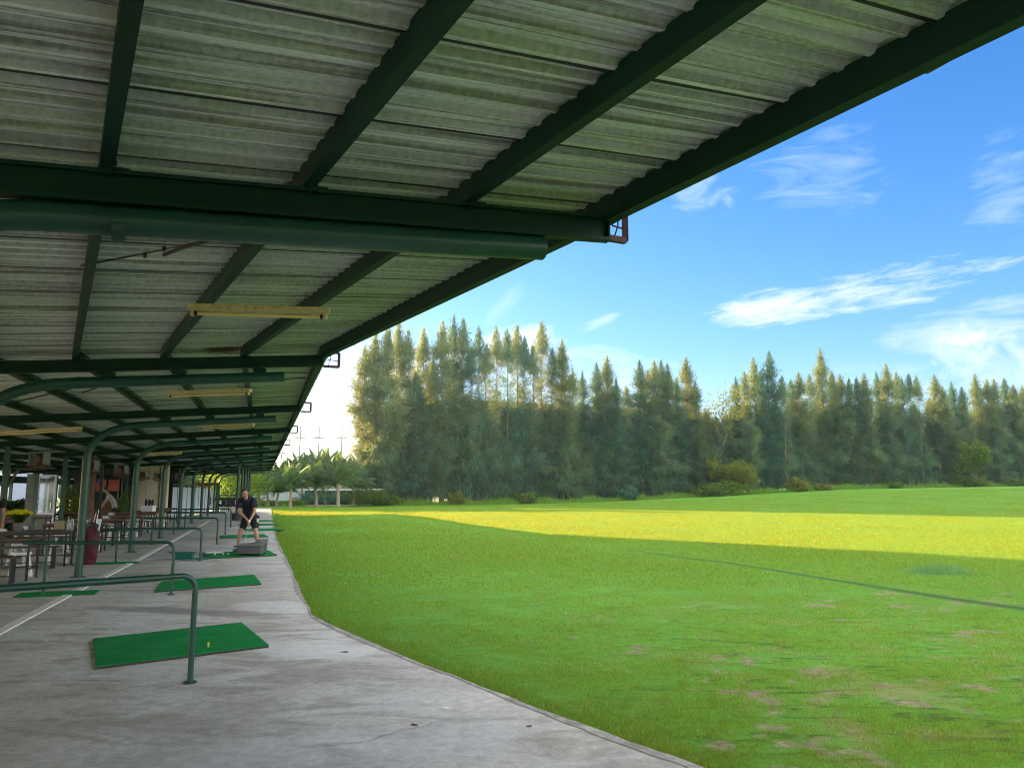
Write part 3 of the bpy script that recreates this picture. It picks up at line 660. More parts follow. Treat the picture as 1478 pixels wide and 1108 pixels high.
def matc(c, az, w_, l_, label, **k):
    u = Vector((math.sin(R(az)), math.cos(R(az)))); v_ = Vector((u.y, -u.x)); c = Vector(c)
    return mat([tuple(c - u * w_ / 2 - v_ * l_ / 2), tuple(c + u * w_ / 2 - v_ * l_ / 2), tuple(c + u * w_ / 2 + v_ * l_ / 2), tuple(c - u * w_ / 2 + v_ * l_ / 2)][::-1], label, **k)
mat([(-3.76, 7.18), (-2.51, 8.16), (-3.27, 9.52), (-4.51, 8.49)], 'nearest large green hitting mat with a yellow tee')
mat([(-5.66, 12.45), (-4.30, 13.42), (-4.89, 14.81), (-6.15, 13.72)], 'second green hitting mat behind the nearest one')
mat([(-7.25, 18.45), (-5.83, 19.31), (-6.5, 20.75), (-7.9, 19.9)], 'green hitting mat under the golfer and grey ball box')
mat([(-9.79, 26.23), (-8.47, 27.0), (-9.1, 28.4), (-10.4, 27.6)], 'green hitting mat on the walkway just behind the golfer')
matc((-10.3, 31.9), 55, 1.5, 1.45, 'fifth green hitting mat showing right of the golfer')
matc((-12.0, 36.6), 55, 1.5, 1.45, 'sixth green hitting mat far along the walkway')
matc((-13.6, 41.3), 60, 1.5, 1.45, 'farthest green hitting mat beside the end posts')
matc((-7.1, 12.25), 70, 1.1, .5, 'thin green turf strip under the rear of the second rail', h=.02)
matc((-9.0, 17.3), 72, 1.3, .4, 'thin dark green turf strip below the burgundy golf bag', h=.02)
tt = MB(); p = Vector(gnd(307, 936, .034)); p = Vector((-3.08, 8.02, .034))
tt.lathe(p, [(.0, .045), (.013, .045), (.011, .038), (.008, .0), (0, 0)], 12)
tag(tt.build('golf_tee', simple('yellow_rubber', (.55, .50, .04), .5), None, True), 'small yellow rubber tee standing on the nearest mat', 'tee')
# ------------------------------------------------------------------ people (skin modifier bodies)
def skin(name, J, E_, mat, parent, sub=2, off=(0, 0, 0)):
    "J: {name: ((x,y,z), r or (rx,ry))}; E_: list of (a,b); first joint is the root"
    ks = list(J); me = bpy.data.meshes.new(name); me.from_pydata([tuple(Vector(J[k][0]) - Vector(off)) for k in ks], [(ks.index(a), ks.index(b)) for a, b in E_], [])
    o = bpy.data.objects.new(name, me); col.objects.link(o); o.parent = parent
    m_ = o.modifiers.new('skin', 'SKIN'); m_.use_smooth_shade = True; m_.branch_smoothing = .4
    for k, nme in enumerate(ks):
        r_ = J[nme][1]; r_ = r_ if isinstance(r_, tuple) else (r_, r_); me.skin_vertices[0].data[k].radius = r_; me.skin_vertices[0].data[k].use_root = (k == 0)
    sb = o.modifiers.new('sub', 'SUBSURF'); sb.levels = sub; sb.render_levels = sub; me.materials.append(mat); return o
def head(parent, c, fwd, up=Vector((0, 0, 1)), hair=True, bald=True, name='hair'):
    "returns head geometry added into the body's own mesh data list"
    f = Vector(fwd).normalized(); r_ = f.cross(Vector(up)).normalized(); u = r_.cross(f).normalized(); Mx = Matrix((r_, f, u)).transposed(); c = Vector(c)
    mb = MB(); mb.ell(c, (.076, .094, .112), 20, 14, Mx); mb.ell(c + Mx @ Vector((0, .03, -.045)), (.058, .068, .065), 16, 10, Mx)
    mb.ell(c + Mx @ Vector((0, .098, -.018)), (.013, .02, .024), 10, 8, Mx)
    for s_ in (-1, 1): mb.ell(c + Mx @ Vector((s_ * .077, -.005, -.01)), (.012, .022, .033), 10, 8, Mx); mb.ell(c + Mx @ Vector((s_ * .03, .086, .022)), (.02, .012, .008), 8, 6, Mx)
    mb.ell(c + Mx @ Vector((0, .088, -.058)), (.024, .014, .007), 10, 6, Mx)
    hd = mb.build('face', M['skin'], parent, True)
    mb = MB()
    for s_ in (-1, 1): mb.ell(c + Mx @ Vector((s_ * .03, .092, .008)), (.011, .007, .006), 8, 6, Mx)
    mb.build('eyes', M['ink'], hd, True)
    if hair:
        V = []; mb = MB()
        if bald:
            mb.ell(c + Mx @ Vector((0, -.030, .018)), (.082, .084, .102), 18, 12, Mx)
        else:
            mb.ell(c + Mx @ Vector((0, -.020, .022)), (.086, .090, .112), 18, 12, Mx)
        mb.build(name, M['hair'], parent, True)
    return Mx
def hand(parent_list, w_, d, palm_n, side, curl=.9, s_=1.):
    "five finger skinned chains from wrist w_ pointing along d; returns J,E additions"
    pass
# golfer -------------------------------------------------------------
GB = Vector((-6.87, 20.20, .036))
gol = thing('person', 'bent golfer in black polo and shorts addressing a ball on the mat', 'person', tuple(GB))
b = lambda x, y, z: (x, y, z)
HL, HR = (.175, -.55, .77), (.215, -.57, .70)
J = {'pelvis': ((0, .10, .90), (.135, .11)), 'waist': ((0, .02, 1.02), (.135, .115)), 'chest': ((.0, -.12, 1.19), (.13, .10)), 'upper': ((.0, -.22, 1.32), (.10, .07)), 'neck': ((.0, -.30, 1.395), .055), 'skull': ((.0, -.36, 1.45), .062),
     'shR': ((-.175, -.22, 1.30), .050), 'elR': ((-.13, -.36, 1.03), .044), 'wrR': ((.14, -.52, .83), .028), 'hdR': ((.185, -.555, .77), (.036, .026)),
     'shL': ((.175, -.24, 1.30), .050), 'elL': ((.27, -.38, 1.05), .044), 'wrL': ((.225, -.53, .85), .028), 'hdL': ((.20, -.56, .80), (.036, .026)),
     'hiR': ((-.10, .10, .86), .09), 'knR': ((-.21, .0, .48), .058), 'caR': ((-.245, .03, .30), .052), 'anR': ((-.27, .04, .075), .036), 'toR': ((-.31, -.13, .035), .034),
     'hiL': ((.10, .10, .86), .09), 'knL': ((.20, .0, .48), .058), 'caL': ((.235, .03, .30), .052), 'anL': ((.26, .04, .075), .036), 'toL': ((.31, -.13, .035), .034)}
E_ = [('pelvis', 'waist'), ('waist', 'chest'), ('chest', 'upper'), ('upper', 'neck'), ('neck', 'skull'), ('upper', 'shR'), ('shR', 'elR'), ('elR', 'wrR'), ('wrR', 'hdR'), ('upper', 'shL'), ('shL', 'elL'), ('elL', 'wrL'), ('wrL', 'hdL'),
      ('pelvis', 'hiR'), ('hiR', 'knR'), ('knR', 'caR'), ('caR', 'anR'), ('anR', 'toR'), ('pelvis', 'hiL'), ('hiL', 'knL'), ('knL', 'caL'), ('caL', 'anL'), ('anL', 'toL')]
# fingers closing on the grip
grip = [Vector((.185, -.535, .84)), Vector((.215, -.62, .66))]
gax = (grip[1] - grip[0]).normalized()
for hnd, t0 in (('hdL', .28), ('hdR', .52)):
    base = Vector(J[hnd][0])
    for k in range(4):
        gp = grip[0].lerp(grip[1], t0 + .085 * k); sd_ = 1 if hnd == 'hdL' else -1
        a1 = gp + Vector((sd_ * .022, -.012, .006)); a2 = gp + Vector((sd_ * .004, -.028, 0)); a3 = gp + Vector((-sd_ * .018, -.010, -.002))
        for q, (pt, rr) in enumerate(((a1, .0095), (a2, .009), (a3, .0075))): J[f'{hnd}f{k}{q}'] = (tuple(pt), rr)
        E_ += [(hnd, f'{hnd}f{k}0'), (f'{hnd}f{k}0', f'{hnd}f{k}1'), (f'{hnd}f{k}1', f'{hnd}f{k}2')]
    gp = grip[0].lerp(grip[1], t0 + .1); J[hnd + 't0'] = (tuple(gp + Vector((0, -.022, .012))), .0105); J[hnd + 't1'] = (tuple(gp + gax * .04 + Vector((0, -.018, .0))), .009); E_ += [(hnd, hnd + 't0'), (hnd + 't0', hnd + 't1')]
skin('body', J, E_, M['skin'], gol)
head(gol, (.005, -.405, 1.505), (.18, -.62, -.78), Vector((0, -.3, 1)), True, True)
JS = {'w': ((0, .04, .99), (.165, .135)), 'c': ((.0, -.12, 1.19), (.175, .14)), 'u': ((.0, -.22, 1.325), (.175, .125)), 'n': ((.0, -.28, 1.385), .082),
      'sR': ((-.18, -.22, 1.315), .105), 'eR': ((-.155, -.325, 1.09), .092), 'sL': ((.18, -.24, 1.315), .105), 'eL': ((.245, -.355, 1.11), .09), 'b': ((0, .10, .88), (.160, .135))}
skin('polo_shirt', JS, [('w', 'c'), ('c', 'u'), ('u', 'n'), ('u', 'sR'), ('sR', 'eR'), ('u', 'sL'), ('sL', 'eL'), ('w', 'b')], M['navy'], gol)
JS = {'p': ((0, .10, .90), (.155, .13)), 'hR': ((-.10, .09, .82), .115), 'kR': ((-.185, .02, .56), .092), 'hL': ((.10, .09, .82), .115), 'kL': ((.185, .02, .56), .092)}
skin('shorts', JS, [('p', 'hR'), ('hR', 'kR'), ('p', 'hL'), ('hL', 'kL')], M['blackcloth'], gol)
for s_ in (-1, 1):
    mb = MB(); mb.ell((s_ * .285, -.05, .04), (.048, .135, .045), 14, 9, Matrix.Rotation(s_ * .2, 3, 'Z')); mb.ell((s_ * .265, .03, .07), (.045, .06, .05), 12, 8); mb.build('shoe', M['shoe'], gol, True)
MB().ell((.198, -.562, .795), (.036, .04, .042), 12, 9).build('golf_glove', M['whitepl'], gol, True)
MB().ell((.235, -.03, .80), (.03, .02, .055), 10, 8).build('white_cloth', M['whitepl'], gol, True)
club = thing('golf_club', 'golf club with steel shaft held down by the bent golfer', 'club', tuple(GB + grip[0]))
G0 = grip[0]; tip = grip[0] + gax * 0; tip = Vector((.20, -.98, .02))
MB(G0).tube([grip[0] - gax * .05, grip[1]], [.013, .010], 10).build('grip', M['rubber'], club, True)
MB(G0).tube([grip[1], tip + Vector((0, 0, .02))], [.0065, .0055], 8).build('shaft', M['chrome'], club, True)
mb = MB(G0); mb.box(tip + Vector((-.035, -.005, .02)), (.08, .02, .045), rz=.1); mb.build('club_head', M['chrome'], club, bevel=.004)
# person at the left edge -------------------------------------------------------------
def stander(loc, rz, label, shirt, low, lean=0., sc=1., hairc=True):
    t = thing('person', label, 'person', loc, rz)
    J = {'pelvis': ((0, 0, .92), (.13, .10)), 'waist': ((0, -.02 * lean, 1.06), (.125, .10)), 'chest': ((0, -.15 * lean, 1.27), (.15, .11)), 'upper': ((0, -.25 * lean, 1.41), (.12, .08)), 'neck': ((0, -.30 * lean, 1.49), .052), 'skull': ((0, -.33 * lean, 1.56), .06)}
    E_ = [('pelvis', 'waist'), ('waist', 'chest'), ('chest', 'upper'), ('upper', 'neck'), ('neck', 'skull')]
    for s_, n in ((-1, 'R'), (1, 'L')):
        J.update({'s' + n: ((s_ * .18, -.25 * lean, 1.39), .058), 'e' + n: ((s_ * .24, -.32 * lean - .02, 1.12), .042), 'w' + n: ((s_ * .24, -.40 * lean - .12, .88), .028), 'h' + n: ((s_ * .235, -.42 * lean - .14, .80), (.034, .024))})
        E_ += [('upper', 's' + n), ('s' + n, 'e' + n), ('e' + n, 'w' + n), ('w' + n, 'h' + n)]
        for k in range(4):
            J[f'f{n}{k}a'] = ((s_ * (.235 - .004 * k), -.42 * lean - .115 - .018 * k, .745 + .004 * abs(k - 1)), .0095); J[f'f{n}{k}b'] = ((s_ * (.222 - .004 * k), -.42 * lean - .12 - .018 * k, .705 + .006 * abs(k - 1)), .0085)
            E_ += [('h' + n, f'f{n}{k}a'), (f'f{n}{k}a', f'f{n}{k}b')]
        J['t' + n] = ((s_ * .215, -.42 * lean - .19, .775), .010); E_ += [('h' + n, 't' + n)]
        J.update({'hi' + n: ((s_ * .10, 0, .86), .088), 'k' + n: ((s_ * .12, -.02, .48), .058), 'c' + n: ((s_ * .125, .02, .30), .05), 'a' + n: ((s_ * .13, .03, .075), .035), 'to' + n: ((s_ * .15, -.13, .035), .034)})
        E_ += [('pelvis', 'hi' + n), ('hi' + n, 'k' + n), ('k' + n, 'c' + n), ('c' + n, 'a' + n), ('a' + n, 'to' + n)]
    skin('body', J, E_, M['skin'], t); head(t, (0, -.36 * lean - .02, 1.64), (0, -1, -.15 - .3 * lean), Vector((0, 0, 1)), True, False)
    JS = {'w': ((0, 0, 1.0), (.15, .12)), 'c': ((0, -.15 * lean, 1.27), (.172, .13)), 'u': ((0, -.25 * lean, 1.41), (.14, .095)), 'b': ((0, .0, .88), (.15, .125))}; ES = [('w', 'c'), ('c', 'u'), ('w', 'b')]
    for s_, n in ((-1, 'R'), (1, 'L')): JS['s' + n] = ((s_ * .18, -.25 * lean, 1.39), .078); JS['e' + n] = ((s_ * .225, -.3 * lean, 1.19), .07); ES += [('u', 's' + n), ('s' + n, 'e' + n)]
    skin('shirt', JS, ES, shirt, t)
    skin('shorts', {'p': ((0, 0, .92), (.145, .12)), 'a': ((-.10, 0, .82), .11), 'b': ((-.12, -.01, .52), .10), 'c': ((.10, 0, .82), .11), 'd': ((.12, -.01, .52), .10)}, [('p', 'a'), ('a', 'b'), ('p', 'c'), ('c', 'd')], low, t)
    for s_ in (-1, 1): MB().ell((s_ * .145, -.05, .04), (.045, .13, .042), 12, 8).build('shoe', M['whitepl'], t, True)
    t.scale = (sc,) * 3; return t
stander((-11.45, 17.0, 0), .5, 'person in dark shirt and red shorts cut off by the left edge', M['blackcloth'], M['redcloth'], .2)
stander((*W(168, 708, 33.)[:2], 0), -1.2, 'distant person in pale shirt leaning over the bar counter', simple('pale_shirt', (.40, .38, .34), .8), M['navy'], 1.1)
# ------------------------------------------------------------------ grey ball dispenser box
def ballbox(loc, rz, label):
    t = thing('ball_box', label, 'box', loc, rz, 'grey ball dispenser boxes by the mats')
    mb = MB(); P = [(-.29, 0), (.27, 0), (.27, .21), (-.29, .21)]
    mb.add([(-.27, -.28, .04), (.27, -.28, .04), (.28, -.30, .23), (-.28, -.30, .23), (-.27, .28, .04), (.27, .28, .04), (.28, .32, .34), (-.28, .32, .25)], [(0, 1, 2, 3), (5, 4, 7, 6), (1, 5, 6, 2), (4, 0, 3, 7), (4, 5, 1, 0), (3, 2, 6, 7)])
    mb.build('tub', M['grey'], t, bevel=.012)
    mb = MB(); mb.add([(-.31, -.32, .235), (.30, -.32, .235), (.30, .34, .35), (.04, .34, .345), (-.02, .1, .27), (-.31, .1, .262)], [(0, 1, 2, 3, 4, 5)]); mb.add([(-.31, -.32, .25), (.30, -.32, .25), (.30, .34, .365), (.04, .34, .36), (-.02, .1, .285), (-.31, .1, .277)], [(0, 1, 2, 3, 4, 5)])
    mb.add([(-.31, -.32, .235), (.30, -.32, .235), (.30, -.32, .25), (-.31, -.32, .25)], [(0, 1, 2, 3)]); mb.add([(.30, -.32, .235), (.30, .34, .35), (.30, .34, .365), (.30, -.32, .25)], [(0, 1, 2, 3)]); mb.add([(-.31, -.32, .235), (-.31, .1, .262), (-.31, .1, .277), (-.31, -.32, .25)], [(0, 1, 2, 3)])
    mb.build('lid', M['lgrey'], t)
    mb = MB(); mb.box((-.345, -.2, .225), (.09, .05, .03)); mb.tube([(-.38, -.24, .22), (-.38, -.16, .22)], .02, 8); mb.build('handle', M['black'], t)
    for x in (-.22, .24):
        for y in (-.24, .24): MB().tube([(x - .015, y, .022), (x + .015, y, .022)], .022, 10).build('wheel', M['rubber'], t, True)
    return t
ballbox((-6.42, 19.25, .034), .05, 'grey plastic ball box standing in front of the golfer')
ballbox((-13.9, 40.8, 0.0), -.1, 'dark grey ball box beside the far end posts')
# ball tray with golf balls on the mat
t = thing('ball_tray', 'low green tray holding white golf balls at the mat corner', 'tray', (-7.42, 19.35, .034), .3)
mb = MB(); mb.box((0, 0, .008), (.50, .22, .012)); mb.box((0, .115, .02), (.50, .012, .035)); mb.box((0, -.115, .02), (.50, .012, .035)); mb.box((.256, 0, .02), (.012, .24, .035)); mb.box((-.256, 0, .02), (.012, .24, .035)); mb.build('tray_frame', M['teal'], t)
gb = MB().ell((0, 0, 0), (.0214,) * 3, 12, 8).build('golf_ball', M['ballw'], None, True); k = 0
bp = [(-7.42 - .18 + .05 * (q % 8), 19.35 + .05 * (q // 8) + .015 * (q % 8), .034 + .036) for q in range(14)] + [(-7.12, 19.2, .056), (-7.02, 19.25, .056), (-7.3, 19.12, .056)]
gb.location = bp[0]; tag(gb, 'white golf ball lying in the green tray', 'golf ball', 'white golf balls in the tray')
for p in bp[1:14]: c = gb.copy(); col.objects.link(c); c.location = p
for p, l in zip(bp[14:], ('white golf ball alone on the mat left of the grey box', 'white golf ball nearest the grey box on the mat', 'white golf ball at the front edge of the mat by the tray')): c = gb.copy(); col.objects.link(c); c.location = p; c['label'] = l; c['group'] = 'loose golf balls on the mat'
gl = gb.copy(); col.objects.link(gl); gl.location = (*W(402, 754, 36.)[:2], .0); gl.location = Vector((-11.2, 36.4, -.02)); gl['label'] = 'single white golf ball lying far out on the grass'; gl['group'] = 'loose golf balls on the grass'
# teal ball basket and ball guide
t = thing('ball_basket', 'teal plastic ball basket on the floor left of the third rail', 'basket', (-7.75, 18.35, 0), .15)
mb = MB(); mb.box((0, 0, .02), (.40, .26, .02))
for x0, y0, x1, y1 in ((-.20, -.13, .20, -.13), (-.20, .13, .20, .13)): mb.add([(x0, y0, .02), (x1, y1, .02), (x1 * 1.15, y1 * 1.15, .15), (x0 * 1.15, y0 * 1.15, .15)], [(0, 1, 2, 3)])
for x in (-.20, .20): mb.add([(x, -.13, .02), (x, .13, .02), (x * 1.15, .15, .15), (x * 1.15, -.15, .15)], [(0, 1, 2, 3)])
mb.build('basin', M['teal'], t)
mb = MB()
for x0, y0, x1, y1 in ((-.24, -.16, .24, -.16), (-.24, .16, .24, .16), (-.24, -.16, -.24, .16), (.24, -.16, .24, .16)): mb.beam((x0, y0, .155), (x1, y1, .155), .03, .018)
mb.box((-.30, .05, .16), (.12, .10, .02)); mb.build('rim', M['teal'], t)
t = thing('ball_guide', 'row of small dark ball cups on a teal rail beside the basket', 'ball guide', (-7.42, 18.15, 0), .2)
mb = MB(); mb.beam((-.22, 0, .02), (.30, 0.12, .02), .10, .03); mb.build('base_rail', M['teal'], t)
mb = MB()
for q in range(8): mb.torus((-.18 + q * .062, .012 + q * .015, .045), .018, .007, n=10, m=6)
mb.build('cup_row', M['rubber'], t)
# burgundy golf bag -------------------------------------------------------------
t = thing('golf_bag', 'burgundy golf bag with clubs standing by the nearest pipe column', 'golf bag', (-9.28, 17.05, 0), .3)
tl = Matrix.Rotation(.10, 3, 'Y')
mb = MB(); mb.lathe((0, 0, 0), [(0, .01), (.13, .01), (.155, .06), (.16, .25), (.135, .45), (.14, .62), (.13, .80), (.135, .86), (.12, .87)], 18, tl); mb.build('bag_body', M['burg'], t, True)
mb = MB(); mb.ell((.10, -.10, .32), (.10, .09, .22), 14, 10); mb.ell((-.12, -.07, .55), (.07, .07, .18), 12, 8); mb.build('side_pocket', M['burg'], t, True)
mb = MB(); mb.lathe((0, 0, 0), [(.143, .80), (.15, .82), (.15, .88), (.12, .90), (0, .84)], 18, tl); mb.build('collar', M['black'], t, True)
MB().tube([(.12, -.12, .82), (.24, -.2, .6), (.2, -.18, .35)], .02, 8).build('strap', M['black'], t, True)
for q in range(5):
    x, y = random.uniform(-.06, .14), random.uniform(-.07, .07); L = random.uniform(1.02, 1.2)
    mb = MB(); mb.tube([(x, y, .8), (x + .05, y, L)], .006, 6); mb.ell((x + .06, y - .02, L + .01), (.03, .05, .035) if q < 3 else (.02, .045, .02), 10, 7); mb.build('club', M['black'] if q < 3 else M['chrome'], t, True)
mb = MB(); mb.box((.17, -.10, .86), (.10, .02, .26), rot=Matrix.Rotation(.15, 3, 'Y')); mb.build('towel', M['wallblue'], t, bevel=.008)
# ------------------------------------------------------------------ tables and chairs
def table(top, label, w_=1.5, d_=.72, h=.75, g='long tables in a row under the shelter'):
    t = thing('table', label, 'table', (0, 0, 0), 0, g)
    mb = MB(); mb.box((0, 0, h - .018), (w_, d_, .036)); mb.build('tabletop', top, t, bevel=.006)
    mb = MB()
    for y in (-1, 1): mb.box((0, y * (d_ / 2 - .06), h - .06), (w_ - .1, .03, .045))
    for x in (-1, 1): mb.box((x * (w_ / 2 - .08), 0, h - .06), (.03, d_ - .15, .045)); mb.box((x * (w_ / 2 - .08), 0, .20), (.025, d_ - .15, .025))
    mb.box((0, d_ / 2 - .06, .20), (w_ - .1, .025, .025)); mb.build('apron_frame', M['black'], t)
    for x in (-1, 1):
        for y in (-1, 1): MB().box((x * (w_ / 2 - .08), y * (d_ / 2 - .06), h / 2 - .04), (.035, .035, h - .085)).build('leg', M['black'], t)
    return t
def bench():
    t = thing('bench', 'x', 'bench', (0, 0, 0), 0, 'dark benches along the tables')
    mb = MB(); mb.box((0, 0, .44), (1.4, .28, .03)); mb.build('seat', M['darktop'], t)
    for x in (-.6, .6): MB().box((x, 0, .21), (.035, .24, .42)).build('leg', M['black'], t)
    MB().box((0, 0, .12), (1.16, .02, .02)).build('stretcher', M['black'], t); return t
def chair():
    t = thing('plastic_stool', 'x', 'stool', (0, 0, 0), 0, 'white plastic stools at the tables')
    mb = MB(); mb.lathe((0, 0, 0), [(0, .455), (.12, .455), (.155, .45), (.165, .43), (.165, .40), (.155, .40), (.15, .435), (0, .44)], 4 * 5); mb.build('seat', M['whitepl'], t, True)
    for sx in (-1, 1):
        for sy in (-1, 1): MB().tube([(sx * .10, sy * .10, .43), (sx * .17, sy * .17, .0)], [.022, .034], 8).build('leg', M['whitepl'], t, True)
    mb = MB()
    for a_, b_ in (((-1, -1), (1, -1)), ((1, -1), (1, 1)), ((1, 1), (-1, 1)), ((-1, 1), (-1, -1))): mb.tube([(a_[0] * .135, a_[1] * .135, .2), (b_[0] * .135, b_[1] * .135, .2)], .010, 6)
    mb.build('brace_ring', M['whitepl'], t); return t
tp = [(-.05, 'dark topped table at the far left edge'), (2.75, 'dark table holding the yellow flowers beside the nearest column'), (6.6, 'brown table behind the burgundy golf bag'), (9.6, 'brown table between the first and second pipe columns'), (13.2, 'brown table just past the second pipe column'), (17.0, 'brown table left of the third pipe column'), (21.0, 'distant brown table beside the fourth pipe column'), (25.5, 'last brown table far along the row')]
ta = table(M['darktop'], 'x'); tb = table(M['tabletop'], 'x'); ch = chair(); bn = bench(); used = set(); nch = 0
ordn = ['first', 'second', 'third', 'fourth', 'fifth', 'sixth', 'seventh', 'last']
def put(src, loc, rz, label):
    o = src if src.name not in used else copy_tree(src); used.add(src.name); o.location = loc; o.rotation_euler.z = rz; o['label'] = label; return o
side = {(-1, 0): 'near left', (-1, 1): 'near right', (1, 0): 'far left', (1, 1): 'far right'}
for k, (t_, lb) in enumerate(tp):
    put(ta if k < 2 else tb, S2(t_, -1.42), -AZ2 + random.uniform(-.03, .03), lb)
    if k in (1,): put(ta, S2(t_ + .1, -3.1), -AZ2, 'dark second table left of the flower table')
    if k < 7: put(bn, S2(t_ - .62, -1.5), -AZ2, f'dark bench on the near side of the {ordn[k]} table from the left')
    for x in ((-.42, 0), (.34, 1)):
        put(ch, S2(t_ + .55 + random.uniform(-.05, .05), -1.42 + x[0]), -AZ2 + random.uniform(-.25, .25), f'white plastic stool on the {side[(1, x[1])]} side of the {ordn[k]} table from the left')
for k in (2, 3, 4, 5, 6):
    put(tb, S2(tp[k][0] + .2, -4.3), -AZ2, f'brown rear-row table behind the {ordn[k]} front table')
    put(ch, S2(tp[k][0] - .5, -4.2), -AZ2 + math.pi, f'white plastic stool at the rear-row table behind the {ordn[k]} front table')
# things on the tables
fl = thing('flower_pot', 'yellow flowering plant in a glass pot on the dark table', 'plant', tuple(S2(2.75, -1.75, .751)))
MB().lathe((0, 0, 0), [(0, 0), (.07, 0), (.10, .16), (.105, .17), (.09, .15)], 16).build('pot', M['lgrey'], fl, True)
V = []; 
for k in range(600):
    a_ = random.uniform(0, 6.283); r_ = .27 * math.sqrt(random.random()); z = .36 + .07 * (1 - (r_ / .27) ** 2) + random.gauss(0, .015); p = Vector((r_ * math.cos(a_), r_ * .7 * math.sin(a_), z)); d = Vector((random.gauss(0, 1), random.gauss(0, 1), random.gauss(0, .5))).normalized() * .02; q = d.orthogonal().normalized() * .014; V += [p - d, p + q, p + d, p - q]
npmesh('blossom', np.array([tuple(v) for v in V]), np.arange(len(V)).reshape(-1, 4), M['flower'], fl)
V = []
for k in range(420):
    a_ = random.uniform(0, 6.283); t_ = random.random(); r_ = .06 + .2 * t_ * random.random(); p = Vector((r_ * math.cos(a_), r_ * .7 * math.sin(a_), .15 + .2 * t_)); d = Vector((math.cos(a_), math.sin(a_), .8)).normalized() * .05; q = Vector((-d.y, d.x, 0)) * .3; V += [p - d, p + q, p + d, p - q]
npmesh('leaves', np.array([tuple(v) for v in V]), np.arange(len(V)).reshape(-1, 4), M['leafy'], fl)
t = thing('jar_caddy', 'pale woven basket of clear jars on the dark table', 'basket', tuple(S2(2.85, -.98, .751)), -AZ2)
mb = MB(); mb.box((0, 0, .10), (.20, .18, .19)); mb.build('woven_box', simple('woven_straw', (.30, .26, .15), .8, 0, .3, 60), t, bevel=.01)
for k, x in enumerate((.17, .24, .21)):
    j_ = MB().lathe((x, -.05 + .07 * k, 0), [(0, 0), (.035, 0), (.036, .15), (.02, .19), (.02, .23), (0, .23)], 12).build('jar', M['pane'], t, True)
b_ = thing('white_bowl', 'white upturned bowl on the left end of the flower table', 'bowl', tuple(S2(2.7, -2.05, .751)))
MB().lathe((0, 0, 0), [(.11, 0), (.105, .03), (.05, .055), (0, .06)], 18).build('shell', M['whitepl'], b_, True); MB().torus((0, 0, .006), .112, .006).build('rim', M['whitepl'], b_, True)
def caddy():
    t = thing('condiment_box', 'x', 'box', (0, 0, 0), 0, 'small pale boxes on the brown tables')
    MB().box((0, 0, .06), (.22, .15, .12)).build('case', M['lgrey'], t, bevel=.006); MB().box((0, -.078, .06), (.15, .006, .06)).build('front_panel', M['poster'], t); return t
c0 = caddy()
for k, (t_, o_) in enumerate(((6.6, -1.2), (9.7, -1.25), (13.3, -1.7))):
    o = c0 if k == 0 else copy_tree(c0); o.location = S2(t_, o_, .751); o.rotation_euler.z = -AZ2; o['label'] = 'small pale box on the ' + ('table behind the golf bag', 'table between the first two columns', 'table just past the second column')[k]
# ------------------------------------------------------------------ things behind the shelter
def leafcloud(n, fn, size, tall=1.0):
    "n leaf quads; fn(n)->(n,3) points; returns V,T,tint"
    P = fn(n); d = rng.normal(0, 1, (n, 3)); d[:, 2] *= tall; d /= np.linalg.norm(d, axis=1)[:, None]
    q = np.cross(d, rng.normal(0, 1, (n, 3))); q /= np.linalg.norm(q, axis=1)[:, None]; s_ = size * rng.uniform(.6, 1.4, (n, 1))
    V = np.stack([P - d * s_, P + q * s_ * .5, P + d * s_, P - q * s_ * .5], 1).reshape(-1, 3)
    return V, np.arange(4 * n).reshape(-1, 4), np.repeat(rng.uniform(0, 1, n), 4)
def hedge(a, b, h, w_, label, mat_, n=9000, size=.05, name='hedge', cat='hedge'):
    a = Vector(a); b = Vector(b); c = (a + b) / 2; L = (b - a).length; az_ = math.atan2((b - a).y, (b - a).x)
    t = thing(name, label, cat, (c.x, c.y, 0), az_)
    def fn(n):
        x = rng.uniform(-L / 2, L / 2, n); z = h * rng.uniform(0, 1, n) ** .8; y = rng.choice([-1, 1], n) * w_ / 2 * (1 + rng.normal(0, .15, n)) * (rng.uniform(0, 1, n) ** .4)
        z = z + .06 * np.sin(x * 3) * (z / h); return np.stack([x, y, z], 1)
    V, T, A = leafcloud(n, fn, size); npmesh('foliage', V, T, mat_, t, A)
    mb = MB(); mb.box((0, 0, h * .46), (L - .05, w_ * .55, h * .88)); mb.build('inner_twigs', M['walldark'], t); return t
hedge(W(-220, 720, 23.) .xy.to_3d(), W(52, 720, 26.5).xy.to_3d(), 1.32, .5, 'clipped green hedge seen at the left edge behind the tables', M['hedge'], 16000, .05)
def bush(c, r_, h, label, mat_, n=1500, size=.07, name='shrub', group=None, cat='shrub'):
    t = thing(name, label, cat, tuple(c), 0, group)
    def fn(n):
        d = rng.normal(0, 1, (n, 3)); d /= np.linalg.norm(d, axis=1)[:, None]; k = rng.uniform(.45, 1.08, (n, 1)) * (1 + .3 * np.sin(d[:, :1] * 5 + c[0]) * np.cos(d[:, 2:] * 4 + c[1]))
        P = d * k * np.array([r_, r_, h / 2]); P[:, 2] += h / 2; return P
    V, T, A = leafcloud(n, fn, size); npmesh('foliage', V, T, mat_, t, A)
    mb = MB()
    for k in range(4): a_ = k * 1.6 + c[0]; mb.tube([(0, 0, -.1), (.3 * r_ * math.cos(a_), .3 * r_ * math.sin(a_), h * .35), (.5 * r_ * math.cos(a_), .5 * r_ * math.sin(a_), h * .6)], [.03, .02, .01], 6)
    mb.build('stem', M['bark'], t); return t
